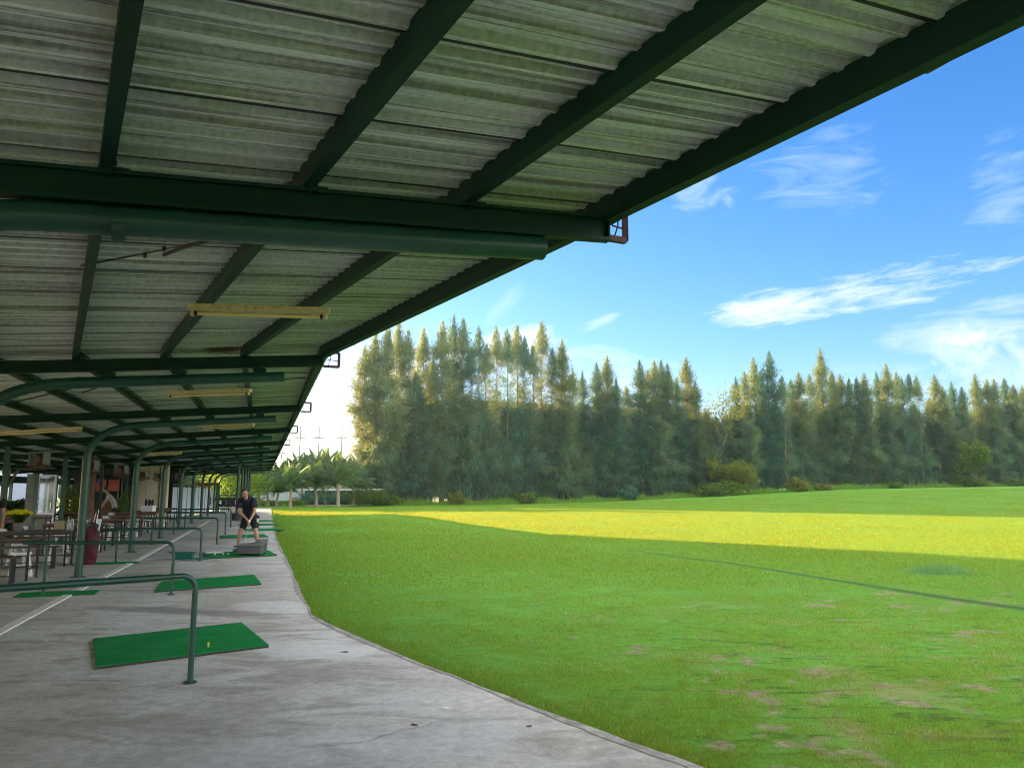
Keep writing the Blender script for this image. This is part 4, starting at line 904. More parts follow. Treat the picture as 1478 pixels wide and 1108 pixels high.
# broadleaf tree outside the left opening, lit, pale
def limbtree(loc, h, r_, label, mat_, n=5000, size=.12, trunk=.12, name='broadleaf_tree', group=None, bare=False, fork=.35):
    t = thing(name, label, 'tree', tuple(loc), 0, group); mb = MB(); tips = []
    base = Vector((0, 0, -.3)); fk = Vector((random.uniform(-.2, .2), random.uniform(-.2, .2), h * fork)); mb.tube([base, base.lerp(fk, .5) + Vector((.05, .03, 0)), fk], [trunk * 1.25, trunk, trunk * .8], 10)
    for k in range(7):
        a_ = k * .9 + random.random(); L = r_ * random.uniform(.55, .95); e_ = fk + Vector((L * math.cos(a_), L * math.sin(a_), h * random.uniform(.25, .58))); m_ = fk.lerp(e_, .5) + Vector((0, 0, h * .06)); mb.tube([fk, m_, e_], [trunk * .55, trunk * .32, trunk * .12], 7); tips.append(e_)
        for q in range(4):
            b_ = m_.lerp(e_, random.random()); e3 = b_ + Vector((random.gauss(0, .35) * r_, random.gauss(0, .35) * r_, random.uniform(.02, .22) * h)); mb.tube([b_, b_.lerp(e3, .5) + Vector((0, 0, .1)), e3], [trunk * .2, trunk * .12, trunk * .05], 5); tips.append(e3)
    mb.build('trunk', M['bark'], t, True); tp_ = np.array([tuple(q) for q in tips])
    if not bare or n:
        def fn(n): i_ = rng.integers(0, len(tp_), n); return tp_[i_] + rng.normal(0, 1, (n, 3)) * np.array([r_ * .17, r_ * .17, h * .06])
        V, T, A = leafcloud(n, fn, size); npmesh('crown', V, T, mat_, t, A)
    return t
limbtree((*W(14, 700, 34.)[:2], 0), 4.6, 2.2, 'slender sunlit tree beyond the hedge in the left opening', M['yleaf'], 1500, .10, .07)
tag(MB().box((*W(-60, 700, 62.)[:2], 1.6), (16, .3, 3.2)).build('garden_wall', M['wallblue']), 'pale blue wall beyond the hedge in the left opening', 'wall')
p = W(47, 700, 25.8); t = thing('gate_post', 'square grey post at the right end of the hedge', 'post', (p.x, p.y, 0)); MB().box((0, 0, 1.08), (.26, .26, 2.16)).build('shaft', M['postgrey'], t, bevel=.01); MB().box((0, 0, .06), (.34, .34, .12)).build('plinth', M['postgrey'], t)
# glazed notice door
p0 = W(56, 700, 29.); p1 = W(80, 700, 29.)
t = thing('glazed_door', 'white framed glazed door reflecting daylight behind the flowers', 'door', (p0.x, p0.y, 0)); wd = p1.x - p0.x
mb = MB(); 
for x in (0, wd): mb.box((x, 0, 1.1), (.06, .06, 2.2))
for z in (.03, .75, 2.17): mb.box((wd / 2, 0, z), (wd - .06, .058, .06))
mb.build('frame', M['wallwhite'], t); MB().box((wd / 2, .0, 1.45), (wd - .06, .012, 1.38)).build('glass', M['pane'], t)
MB().box((wd / 2, .0, .39), (wd - .06, .03, .66)).build('kick_panel', M['postgrey'], t); MB().box((wd - .1, -.04, 1.05), (.02, .03, .2)).build('handle', M['chrome'], t)
t = thing('side_light_window', 'narrow white side window left of the glazed door', 'window', (*W(50, 700, 29.3)[:2], 0)); mb = MB(); mb.box((-.12, 0, 1.1), (.05, .05, 2.2)); mb.box((.12, 0, 1.1), (.05, .05, 2.2)); mb.box((0, 0, 2.17), (.19, .05, .05)); mb.box((0, 0, .6), (.19, .05, .05)); mb.build('frame', M['wallwhite'], t); MB().box((0, 0, 1.38), (.19, .012, 1.5)).build('pane', M['wallblue'], t)
# club pavilion : back wall with openings, counter, red boards, cream wall and pillars
pA = W(60, 700, 40.); pB = W(196, 700, 40.)
cl = thing('clubhouse', 'low dark clubhouse front with counter behind the red boards', 'building', (pA.x, 40., 0)); co_ = cl.location.copy(); Lc = pB.x - pA.x
def PB(x0, x1, y0, y1, z0, z1): return MB().box((W((x0 + x1) / 2, 715, 40.).x - pA.x, (y0 + y1) / 2, (z0 + z1) / 2), (W(x1, 715, 40.).x - W(x0, 715, 40.).x, y1 - y0, z1 - z0))
PB(60, 196, 5.0, 5.2, 0, 3.1).build('back_wall', M['walldark'], cl)
PB(58, 245, -1.2, 5.3, 3.1, 3.3).build('roof', M['walldark'], cl)
PB(60, 196, -.9, -.7, 2.45, 3.1).build('front_beam', M['walldark'], cl)
PB(136, 180, 0, .5, 0, 1.05).build('counter', M['wood'], cl); PB(135, 181, -.1, .6, 1.05, 1.1).build('counter_top', M['darktop'], cl)
for x0, x1 in ((84, 95), (107, 112), (118, 134)): PB(x0, x1, -.85, -.75, 0, 2.45).build('front_wall', M['walldark'], cl)
for x in (183, 188, 193): PB(x, x + 2.2, -.98, -.76, 0, 2.45).build('pillar', M['green'], cl)
for q in range(9):
    x = 138 + q * 4.6; PB(x, x + 1.2, 4.7, 4.9, 1.4, 1.4 + .25 + .1 * (q % 3)).build('shelf_bottle', (M['wallwhite'], M['red'], M['teal'])[q % 3], cl)
PB(137, 180, 4.6, 4.99, 1.34, 1.39).build('shelf', M['wood'], cl)
for x0, x1 in ((198, 213), (219, 229), (233, 243)): PB(x0, x1, -.2, .0, 0, 3.09).build('cream_wall', M['wallcream'], cl)
PB(213, 219, -.05, .0, 2.2, 3.09).build('lintel', M['wallcream'], cl); PB(213, 219, -.12, -.06, 0, 2.18).build('door', M['wallwhite'], cl)
PB(229, 233, .1, .15, 0, 3.09).build('dark_recess', M['walldark'], cl)
for k, (x0, x1) in enumerate(((139, 153), (157, 172))):
    a_ = W(x0, 700, 34.); b_ = W(x1, 700, 34.); z1 = W(0, 692, 34.).z; z0 = W(0, 708.5, 34.).z; m_ = (a_ + b_) / 2
    t = thing('red_sign_board', ('left' if k == 0 else 'right') + ' red board hanging above the bar counter', 'sign', (m_.x, m_.y, (z0 + z1) / 2)); wd = b_.x - a_.x; MB().box((0, 0, 0), (wd, .04, z1 - z0)).build('board', M['red'], t)
    mb = MB(); mb.box((0, -.025, (z1 - z0) / 2), (wd + .04, .03, .03)); mb.box((0, -.025, -(z1 - z0) / 2), (wd + .04, .03, .03)); mb.build('frame', M['wood'], t)
a_ = W(138.5, 697, 32.); t = thing('hanging_flag', 'small blue and red flag hanging beside the brown trunk', 'flag', tuple(a_)); MB().box((0, 0, .08), (.16, .015, .16)).build('blue_cloth', M['blue'], t); MB().box((.02, 0, -.12), (.12, .014, .236)).build('red_cloth', M['redcloth'], t); MB().tube([(-.09, 0, .17), (.09, 0, .17)], .01, 6).build('rod', M['wood'], t)
tr = thing('trunk_post', 'thick brown tree trunk post behind the burgundy golf bag', 'trunk', (*W(130, 700, 29.)[:2], 0)); MB().tube([(0, 0, -.02), (.02, 0, .8), (-.02, .02, 1.6), (.03, 0, 2.5), (.0, 0, 3.1)], [.24, .19, .18, .17, .17], 14).build('shaft', M['wood'], tr, True); MB().torus((0, 0, .03), .25, .03).build('base_ring', M['postgrey'], tr, True)
bush((*W(103, 700, 30.)[:2], 0), .45, 1.9, 'tall bright green potted shrub between the first two posts', M['yleaf'], 900, .06)
bush((*W(116, 700, 33.)[:2], 0), .4, 1.5, 'dark leafy shrub just left of the nearest column', M['leafy'], 700, .06)
bush((*W(181, 715, 31.)[:2], .1), .35, 1.6, 'green leafy plant right of the person at the bar', M['leafy'], 600, .05)
for k, (x, D_) in enumerate(((184, 36.), (192, 38.))):
    p = W(x, 700, D_); MB
t = thing('water_cooler', 'small pale cooler box on legs left of the cream wall', 'cooler', (*W(214, 740, 33.)[:2], 0)); mb = MB(); mb.box((0, 0, .85), (.5, .35, .25)); mb.build('case', M['wallwhite'], t, bevel=.02)
mb = MB(); [mb.box((x, y, .36), (.03, .03, .72)) for x in (-.2, .2) for y in (-.13, .13)]; mb.build('stand', M['black'], t); mb = MB(); [mb.ell((x, 0, 1.1), (.06, .06, .15), 10, 8) for x in (-.12, .02, .15)]; mb.build('bottle', M['black'], t, True)
# tall block added to cast the lawn shadow, mostly hidden by the roof
tw = thing('shade_block', 'tall pale block added far behind the shelter to shade the lawn', 'building', (-47, 67, 0)); ang = math.atan2(63.4 - 53.3, -41.4 + 31.2)
cw = Vector((-47.3, 66.9, 0)); WB = (-47, 67, 0); u_ = Vector((math.cos(ang), math.sin(ang), 0)); n_ = Vector((-u_.y, u_.x, 0)); n_ = n_ if n_.x < 0 else -n_
mb = MB(WB); rotz = Matrix.Rotation(ang, 3, 'Z'); mb.box(cw + n_ * 4 - u_ * 4 + Vector((0, 0, 7.3)), (22, 8, 14.6), rot=rotz); mb.build('wall', M['wallwhite'], tw)  # walls of the added shade block
mb = MB(WB); mb.box(cw + n_ * 4 - u_ * 4 + Vector((0, 0, 14.8)), (22.6, 8.6, .4), rot=rotz); mb.build('roof_slab', M['wallgrey'], tw)
for fl_ in (2, 3):
    for q in range(7):
        c = cw - u_ * 4 + u_ * (q * 3 - 9) - n_ * .02 + Vector((0, 0, 2.2 + fl_ * 3.6)); f_ = MB(WB).box(c, (1.5, .08, 1.4), rot=rotz).build('window', M['wallgrey'], tw); MB(WB).box(c - n_ * .045, (1.3, .03, 1.2), rot=rotz).build('pane', M['glass'], f_)
# screen wall with dark posts
for k in range(10):
    a_ = W(246, 740, 42.).lerp(W(302, 740, 62.), k / 10); b_ = W(246, 740, 42.).lerp(W(302, 740, 62.), (k + 1) / 10); a_.z = b_.z = 0
    t = thing('screen_panel', 'x', 'panel', tuple(a_), math.atan2((b_ - a_).y, (b_ - a_).x), 'white screen panels with dark posts behind the far tables'); L = (b_ - a_).length
    t['label'] = 'white screen panel number ' + ordn[min(k, 6)] + ' from the left in the row' if k < 7 else ('third', 'second', 'very')[k - 7] + ' last white screen panel at the right end of its row'
    MB().box((L / 2, 0, .95), (L - .1, .05, 1.7)).build('sheet', M['wallblue'], t); MB().box((0, 0, 1.0), (.09, .09, 2.0)).build('post', M['black'], t); MB().box((L / 2, 0, 1.95), (L - .09, .08, .08)).build('top_rail', M['black'], t)
# gate frame, poster
p0, p1 = W(283, 700, 58.), W(314, 700, 58.); t = thing('beam_gate', 'brown beam on a thin post above the white poster', 'gate', (p1.x, p1.y, 0)); wd = p1.x - p0.x
MB().box((-wd / 2, 0, 2.1), (wd + .2, .14, .22)).build('beam', M['wood'], t); MB().box((0, 0, 1.0), (.12, .12, 1.99)).build('post', M['green'], t); MB().box((-wd, 0, 1.0), (.12, .12, 1.99)).build('post', M['green'], t)
p = W(306, 700, 60.); t = thing('golf_poster', 'white poster board printed with dark golfer silhouettes', 'poster', (p.x, p.y, 0)); MB().box((0, 0, .85), (.95, .03, 1.45)).build('board', M['poster'], t)
mb = MB(); mb.ell((-.12, -.02, 1.25), (.06, .008, .07)); mb.ell((-.12, -.02, 1.0), (.10, .008, .22)); mb.ell((-.16, -.02, .7), (.05, .008, .22)); mb.ell((-.05, -.02, .7), (.05, .008, .22)); mb.tube([(-.1, -.02, 1.1), (.12, -.02, .9), (.16, -.02, .6)], .015, 6); mb.box((.28, -.018, .95), (.22, .008, .3)); mb.ell((-.36, -.02, 1.1), (.07, .008, .16)); mb.build('print', M['ink'], t)
for x in (-.45, .45): MB().box((x, .04, .8), (.05, .05, 1.6)).build('leg', M['black'], t)
# tyres on a rope fence
t = thing('tyre', 'x', 'tyre', (0, 0, 0), 0, 'black tyres hung in a row by the path'); MB().torus((0, 0, 0), .26, .09, Matrix.Rotation(math.pi / 2, 3, 'X'), 22, 10).build('rubber_ring', M['rubber'], t, True)
MB().torus((0, 0, 0), .175, .012, Matrix.Rotation(math.pi / 2, 3, 'X'), 18, 6).build('bead', M['black'], t, True)
for k, (x, l) in enumerate(((319.5, 'leftmost'), (326.5, 'second from left'), (333, 'third from left'), (339.5, 'rightmost partly hidden'))):
    o = t if k == 0 else copy_tree(t); o.location = W(x, 724.3, 60.); o['label'] = l + ' black tyre hanging beside the end posts'
a_ = W(316, 715, 60.); b_ = W(345, 715, 60.); fz = thing('tyre_rack', 'thin dark rack that carries the hanging tyres', 'rack', (a_.x, a_.y, 0)); wd = b_.x - a_.x; MB().tube([(0, .05, 1.25), (wd, .05, 1.25)], .03, 8).build('rail', M['black'], fz)
for x in (0, wd / 2, wd): MB().tube([(x, .05, 0), (x, .05, 1.25)], .03, 8).build('post', M['black'], fz)
mb = MB(); mb.box((wd / 2, .45, .45), (wd, .04, .9)); mb.build('low_panel', M['wallwhite'], fz)
bk = thing('round_planter', 'dark round tub around the end posts', 'planter', (*W(340, 752, 42.3)[:2], 0)); MB().lathe((0, 0, 0), [(0, 0), (.26, 0), (.30, .38), (.27, .38), (.24, .3), (0, .3)], 18).build('tub', M['rubber'], bk, True); MB().torus((0, 0, .37), .285, .02).build('rim', M['black'], bk, True)
# boundary wall
p0, p1 = W(300, 720, 88.), W(560, 720, 90.)
t = thing('boundary_wall', 'long low wall with pale blue panels and white coping behind the palms', 'wall', (p0.x, p0.y, 0)); L = p1.x - p0.x
sx = (W(436, 715, 88.).x - p0.x)
MB().box((sx / 2, 0, .80), (sx, .2, 1.6)).build('panel_wall', M['wallblue'], t); MB().box(((sx + L) / 2, .0, .80), (L - sx, .18, 1.6)).build('dark_wall', M['walldark'], t); MB().box((L / 2, -.05, 1.72), (L, .55, .24)).build('coping', M['wallwhite'], t)
mb = MB(); 
for k in range(22): mb.box((k * sx / 21, -.12, .82), (.06, .05, 1.6))
mb.build('batten', M['wallwhite'], t)
MB().box((sx + .1, -.2, .9), (.45, .4, 1.85)).build('pillar', M['wallwhite'], t)
t = tag(MB().box((W(452, 715, 84.).x, 84., .03), (13, 1.2, .05)).build('garden_path', M['concrete']), 'pale path in front of the low boundary wall', kind='structure')
# ------------------------------------------------------------------ utility poles
pts_ = []
for k, (x, y) in enumerate(((434, 613), (461, 616), (494, 613))):
    D_ = 150 + 4 * k; p = W(x, y, D_); t = thing('utility_pole', ('leftmost', 'middle', 'rightmost')[k] + ' concrete utility pole with crossarms above the palms', 'utility pole', (p.x, p.y, 0), 0, 'utility poles behind the palms')
    MB().tube([(0, 0, 0), (0, 0, p.z)], [.2, .10], 8).build('pole', M['pole'], t); z1 = W(x, 632, D_).z; mb = MB()
    mb.box((0, -.12, z1), (2.2, .12, .14)); mb.box((0, -.12, z1 + .7), (1.1, .12, .12)); mb.build('crossarm', M['pole'], t); mb = MB()
    for xx in (-1., -.5, .5, 1.): mb.tube([(xx, -.12, z1 + .07), (xx, -.12, z1 + .4)], .06, 6)
    mb.build('insulator', M['wood'], t)
    if k == 0: MB().box((-2.2, -.1, W(x, 643, D_).z), (4.6, .12, .14)).build('side_arm', M['pole'], t)
    if k == 0:
        for xx in (-3.8, -2.6, -1.4): MB().tube([(xx, -.1, W(x, 643, D_).z), (xx, -.1, W(x, 643, D_).z + .5)], .07, 6).build('insulator', M['wood'], t)
    pts_.append((p, z1))
for q in range(3):
    P = []
    for (a_, za), (b_, zb) in zip(pts_[:-1], pts_[1:]):
        P += sag((a_.x + (-1, .5, 0)[q], a_.y, (za + .4) if q < 2 else a_.z), (b_.x + (-1, .5, 0)[q], b_.y, (zb + .4) if q < 2 else b_.z), .35)
    a_, za = pts_[-1]; P += sag(P[-1], P[-1] + Vector((30, 10, 0)), .5)
    cable(P, .035, ('left power line strung along the utility poles', 'right power line strung along the utility poles', 'top power line strung along the utility poles')[q])
# ------------------------------------------------------------------ coconut palms
def palm(seed, hT, nf=15, fl=3.2, upright=.6):
    r_ = random.Random(seed); t = thing('palm_tree', 'x', 'palm', (0, 0, 0), 0, 'young coconut palms before the boundary wall')
    lean = Vector((r_.uniform(-.25, .25), r_.uniform(-.2, .2), 0)); P = [Vector((0, 0, -.3)) + lean * 0, Vector((0, 0, hT * .5)) + lean * .3, Vector((0, 0, hT)) + lean]
    MB().tube([P[0], P[0].lerp(P[1], .5), P[1], P[1].lerp(P[2], .5), P[2]], [.26, .19, .16, .15, .17], 12).build('trunk', M['palmbark'], t, True); top = P[2]
    for k in range(nf):
        a_ = k * 2.399 + r_.uniform(-.3, .3); f_ = k / (nf - 1); e0 = R(86 - 62 * f_ * (1.2 - upright) * 1.5); L = fl * r_.uniform(.85, 1.1); pts_ = []; p = top.copy(); el = e0; n = 12
        for q in range(n + 1):
            pts_.append(p.copy()); p = p + Vector((math.cos(a_) * math.cos(el), math.sin(a_) * math.cos(el), math.sin(el))) * L / n; el -= R(3.2 + 6.5 * f_) * (.5 + q / n)
        V = []; A = []; fr = MB(); fr.tube(pts_, [.035 * (1 - .8 * q / n) for q in range(n + 1)], 5)
        for q in range(2, n * 3):
            u = q / 3; i_ = min(int(u), n - 1); b_ = pts_[i_].lerp(pts_[i_ + 1], u - i_); tg = (pts_[i_ + 1] - pts_[i_]).normalized(); sd_ = tg.cross(Vector((0, 0, 1)));
            if sd_.length < .1: sd_ = Vector((-math.sin(a_), math.cos(a_), 0))
            sd_.normalize(); ll = .85 * math.sin(math.pi * min(1, (u / n) * .85 + .12)) * r_.uniform(.85, 1.1)
            for s_ in (-1, 1):
                dr = (sd_ * s_ * .75 + tg * .55 + Vector((0, 0, -.22 - .35 * f_))).normalized(); w_ = tg * .022
                V += [b_ - w_, b_ + w_, b_ + dr * ll * .55 + w_ * 1.1 + Vector((0, 0, .03)), b_ + dr * ll + Vector((0, 0, -.10))]; A += [r_.random()] * 4
        b0 = len(V); T = [(j, j + 1, j + 2, j + 3) for j in range(0, b0, 4)]
        V = V + fr.v; T += [tuple(b0 + i_ for i_ in f) for f in fr.f if len(f) == 4]
        npmesh('frond', np.array([tuple(v) for v in V]), np.array(T), M['palm'], t, A + [.5] * (len(V) - b0))
    return t
pk = [palm(1, 2.1, 16, 3.3, .65), palm(2, 2.4, 15, 3.0, .5), palm(3, 2.9, 16, 3.4, .75)]
specs = [(388, 78, 1, .8, 'small dark palm under the roof end at far left'), (400, 76, 0, .8, 'leftmost full palm in front of the pale blue wall'), (420, 74, 0, 1.0, 'upright palm with rounded crown before the pale blue wall'), (437, 86, 2, 1.15, 'tall palm rising behind the left utility pole base'),
         (458, 76, 1, 1.05, 'spreading palm in the middle of the palm group'), (464, 92, 2, 1.3, 'tall yellow green palm at the centre back'), (489, 76, 1, 1.15, 'palm with the widest bluish drooping crown'), (484, 95, 2, 1.25, 'tall palm behind the drooping one'),
         (512, 84, 0, 1.1, 'palm at the right end beside the casuarinas'), (408, 94, 2, 1.05, 'back palm above the pale blue wall'), (375, 82, 0, 1.0, 'palm showing between the end posts and golfer'), (362, 86, 1, 1.0, 'palm behind the shelter end posts'), (508, 98, 2, 1.2, 'rearmost palm against the casuarinas'), (448, 100, 2, 1.2, 'hindmost yellowish palm left of centre')]
usedp = set()
for x, D_, kd, sc, lb in specs:
    o = pk[kd] if kd not in usedp else copy_tree(pk[kd]); usedp.add(kd); p = W(x, 700, D_); o.location = (p.x, p.y, -.04); o.rotation_euler.z = random.uniform(0, 6.28); o.scale = (sc * .86,) * 3; o['label'] = lb
limbtree((*W(470, 715, 80.)[:2], 0), 3.2, 1.7, 'small frangipani like tree with forked limbs under the palms', M['leafy'], 900, .10, .07, name='frangipani_tree')
for k, (x, D_, r_, h, m_, lb) in enumerate([(385, 83, 1.6, .6, 'leafy', 'low green shrub right behind the golfer'), (402, 84, 2.2, .5, 'leafy', 'low shrub in front of the pale blue panels'), (430, 84, 1.2, .6, 'leafy', 'low shrub left of the white pillar'), (345, 72, 2.6, 4.2, 'leafy', 'tall green shrub behind the tyres'), (326, 75, 2.8, 5.0, 'leafy', 'dark green leafy mass above the tyres'),
     (455, 86, 2.2, 1.5, 'needle2', 'dark shrub behind the central palm trunks'), (478, 86, 2.2, 1.4, 'needle2', 'dark shrub between two palm trunks'), (500, 88, 2., 1.6, 'leafy', 'green shrub left of the flowering bush'), (532, 84, 2.4, 1.9, 'hedge', 'pale speckled bush at the foot of the casuarinas'), (549, 86, 1.8, 1.2, 'hedge', 'bluish low bush right of the speckled bush'), (568, 88, 1.3, 1.0, 'leafy', 'small bush under the left casuarinas'), (520, 92, 1.6, 2.4, 'yleaf', 'yellow green bush behind the speckled bush')]):
    bush((*W(x, 715, D_)[:2], 0), r_, h, lb, M[m_], int(500 + 500 * r_ * h / 2), .13)
# ------------------------------------------------------------------ casuarina row
def row_depth(px): return 90 + (px - 520) / (1478 - 520) * 36
def casu(seed, dens=1., width=1., fr=1.):
    r_ = np.random.default_rng(seed); H = 20.; n = int(13000 * dens)
    # branches: whorls of ascending limbs ending in drooping plumes
    nb = int(190 * dens ** .5); V = []; A = []
    tb_ = np.sort(r_.uniform(.06, 1.0, nb)); azb = r_.uniform(0, 2 * np.pi, nb)
    prof = lambda t: np.clip(3.1 * width * (1 - t) ** .84 * (.80 + .28 * np.sin(t * 8 + seed)) + .12, .1, None) * np.clip(.55 + t * 2.2, 0, 1)
    Lb = prof(tb_) * r_.uniform(.4, 1.4, nb); el = np.radians(r_.uniform(15, 50, nb)) + tb_ * .5
    per = np.maximum(6, (n * Lb / Lb.sum())).astype(int)
    bi = np.repeat(np.arange(nb), per); m_ = len(bi); u = r_.uniform(.12, 1.08, m_) ** .8
    x = Lb[bi] * u; z = tb_[bi] * H * .97 + x * np.tan(el[bi]) * .6 - (x ** 2) * .10
    az_ = azb[bi] + r_.normal(0, .10, m_) / np.maximum(u, .3)
    P = np.stack([x * np.cos(az_), x * np.sin(az_), z], 1)
    clump = r_.normal(0, 1, (m_, 3)) * np.array([.20, .20, .28]) * (.5 + u[:, None]); P += clump
    P[:, 2] -= np.abs(r_.normal(0, .28, m_)) * u
    P[:, 2] = np.minimum(P[:, 2], H * 1.0)
    d = np.stack([np.cos(az_) * .45 + r_.normal(0, .35, m_), np.sin(az_) * .45 + r_.normal(0, .35, m_), r_.uniform(-1.5, .2, m_) * (1 - tb_[bi] * .6) + tb_[bi] * .9], 1); d /= np.linalg.norm(d, axis=1)[:, None]
    q = np.cross(d, r_.normal(0, 1, (m_, 3))); q /= np.linalg.norm(q, axis=1)[:, None]
    L = r_.uniform(.25, .80, (m_, 1)); w_ = r_.uniform(.025, .055, (m_, 1)) * fr
    V = np.stack([P - q * w_, P + d * L, P + q * w_], 1); 
    # leader tip
    k = 900; tz = 1.03 - .20 * r_.uniform(0, 1, k) ** .55; Pt = np.stack([r_.normal(0, 3.4, k) * (1.036 - tz), r_.normal(0, 3.4, k) * (1.036 - tz), tz * H], 1); dt = np.stack([r_.normal(0, .4, k), r_.normal(0, .4, k), np.ones(k)], 1); dt /= np.linalg.norm(dt, axis=1)[:, None]
    qt = np.cross(dt, r_.normal(0, 1, (k, 3))); qt /= np.linalg.norm(qt, axis=1)[:, None]
    V = np.concatenate([V, np.stack([Pt - qt * .04, Pt + dt * .45, Pt + qt * .04], 1)]); A = np.concatenate([np.clip(r_.uniform(0, 1, nb)[bi] * .8 + r_.uniform(0, .2, m_), 0, 1), r_.uniform(.3, 1, k)])
    return V.reshape(-1, 3), np.repeat(A, 3), (tb_, azb, Lb, el)
cm = []
for sd_, dn, wd, fr in ((1, 1., 1., 1), (2, 1.1, 1.1, 1), (3, .9, .85, 1), (4, 1.2, 1.15, 1.1), (5, 1., .95, 1), (6, .50, 1.0, .8), (7, .55, .95, .8), (8, 1.1, 1.05, 1.1), (9, 2.2, 1.3, 1.2), (10, 2.0, 1.25, 1.2)):
    V, A, br = casu(sd_, dn, wd, fr); root = thing('casuarina_tree', 'x', 'tree', (0, 0, 0), 0, 'casuarina trees in the row beyond the lawn')
    npmesh('crown', V, np.arange(len(V)).reshape(-1, 3), M['needle'] if sd_ % 3 else M['needle2'], root, A)
    mb = MB(); r2 = random.Random(sd_); ox = [Vector((r2.uniform(-.15, .15), r2.uniform(-.15, .15), z)) for z in (-1.2, 3, 7, 11, 15, 19.6)]; mb.tube(ox, [.20, .16, .125, .09, .055, .015], 8)
    for t_, a_, L_, e_ in list(zip(*br))[::3]:
        z = t_ * 20 * .97; mb.tube([(0, 0, z), (L_ * .8 * math.cos(a_), L_ * .8 * math.sin(a_), z + L_ * .8 * math.tan(e_) * .6 - (L_ * .8) ** 2 * .10)], [.03, .01], 4, False)
    mb.build('trunk', M['bark'], root, True); cm.append(root)
tops = [(527, 500, 1), (543, 478, 0), (560, 471, 3), (576, 463, 0), (590, 478, 4), (600, 540, 8), (612, 475, 1), (625, 520, 3), (639, 465, 0), (655, 457, 2), (669, 461, 4), (680, 500, 5), (691, 472, 5), (703, 498, 6), (716, 473, 6), (732, 477, 5), (746, 470, 6), (757, 487, 5), (769, 500, 6), (782, 464, 6), (797, 505, 5), (811, 491, 1), (826, 532, 6), (840, 537, 2), (861, 525, 2), (876, 514, 1), (889, 548, 2), (904, 557, 6), (923, 521, 2), (935, 535, 1), (944, 522, 4), (954, 521, 2), (963, 526, 0), (976, 546, 2), (990, 516, 1), (1003, 552, 4),
        (1062, 545, 2), (1074, 537, 4), (1087, 517, 0), (1098, 535, 2), (1110, 508, 2), (1128, 543, 6), (1141, 548, 5), (1152, 538, 1), (1168, 540, 6), (1183, 504, 0), (1200, 537, 3), (1212, 541, 1), (1225, 547, 4), (1236, 545, 2), (1247, 540, 0), (1265, 538, 2), (1278, 527, 0), (1293, 538, 4), (1301, 546, 5), (1311, 540, 5), (1322, 543, 6), (1348, 541, 1), (1360, 560, 3), (1373, 552, 2), (1388, 560, 4), (1407, 541, 0), (1424, 548, 1), (1434, 548, 4), (1449, 547, 2), (1462, 556, 3), (1475, 558, 1), (1492, 550, 0), (1510, 545, 3), (1530, 548, 1)]
seen = {}
usedc = set()
NUM = 'first second third fourth fifth sixth seventh eighth ninth tenth eleventh twelfth thirteenth fourteenth fifteenth sixteenth seventeenth eighteenth nineteenth twentieth'.split()
def ordinal(k):
    tens = ['', '', 'twenty', 'thirty', 'forty', 'fifty', 'sixty', 'seventy']
    if k < 20: return NUM[k]
    t_, u_ = divmod(k + 1, 10)
    return tens[t_] + '-' + NUM[u_ - 1] if u_ else {2: 'twentieth', 3: 'thirtieth', 4: 'fortieth', 5: 'fiftieth', 6: 'sixtieth', 7: 'seventieth'}[t_]
look = {0: 'full pointed', 1: 'broad feathery', 2: 'slim pointed', 3: 'wide dense', 4: 'narrow feathery', 5: 'thin see-through', 6: 'loose see-through', 7: 'full', 8: 'low dense', 9: 'low bushy'}
def place_casu(px, py, kd, D_, label, zsc=None, wide=1.):
    o = cm[kd] if kd not in usedc else copy_tree(cm[kd]); usedc.add(kd); p = W(px, py, D_); zb = float(terr(p.x, D_))
    o.location = (p.x, D_, zb); h = p.z - zb; k = h / 20.4; o.scale = (wide * random.uniform(.85, 1.1) * (k ** .5), wide * random.uniform(.85, 1.1) * (k ** .5), k); o.rotation_euler.z = random.uniform(0, 6.28); o['label'] = label; return o
for k, (px, py, kd) in enumerate(tops):
    D_ = row_depth(px) + random.uniform(-1.8, 1.8)
    if px < 610: D_ -= 2
    place_casu(px, py, kd, D_, f'{look[kd]} casuarina, {ordinal(k)} from the left in the front row')
# dense rear and infill trees
fill = [(x, y) for x, y in [(548, 560), (570, 575), (592, 560), (617, 570), (640, 575), (662, 580), (1056, 590), (1075, 575), (1095, 585), (1117, 578), (1140, 575), (1160, 580), (1180, 570), (1203, 572), (1226, 580), (1250, 574), (1272, 580), (1296, 578), (1318, 582), (1341, 575), (1364, 585), (1388, 578), (1410, 582), (1434, 577), (1458, 583), (1480, 580), (700, 590), (726, 596), (752, 588), (778, 595), (806, 590), (834, 596), (860, 600), (884, 598), (908, 615), (932, 600), (958, 606), (984, 600), (1006, 596), (1018, 590), (1033, 602), (1047, 596)]]
for k, (px, py) in enumerate(fill):
    o = place_casu(px, py, 8 + k % 2, row_depth(px) + (3.2 if k < 26 else 1.5) + random.uniform(-1, 1), f'dense lower casuarina, {ordinal(k)} placed from the left-hand end of the second rank', wide=1.15); o['group'] = 'lower dense casuarinas in the second rank'
# put the ordinals of the second rank in left-to-right order
sr = sorted([o for o in col.objects if o.get('group') == 'lower dense casuarinas in the second rank' and o.parent is None], key=lambda o: o.location.x / o.location.y)
for k, o in enumerate(sr): o['label'] = f'low dense casuarina, {ordinal(k)} from the left in the second rank'
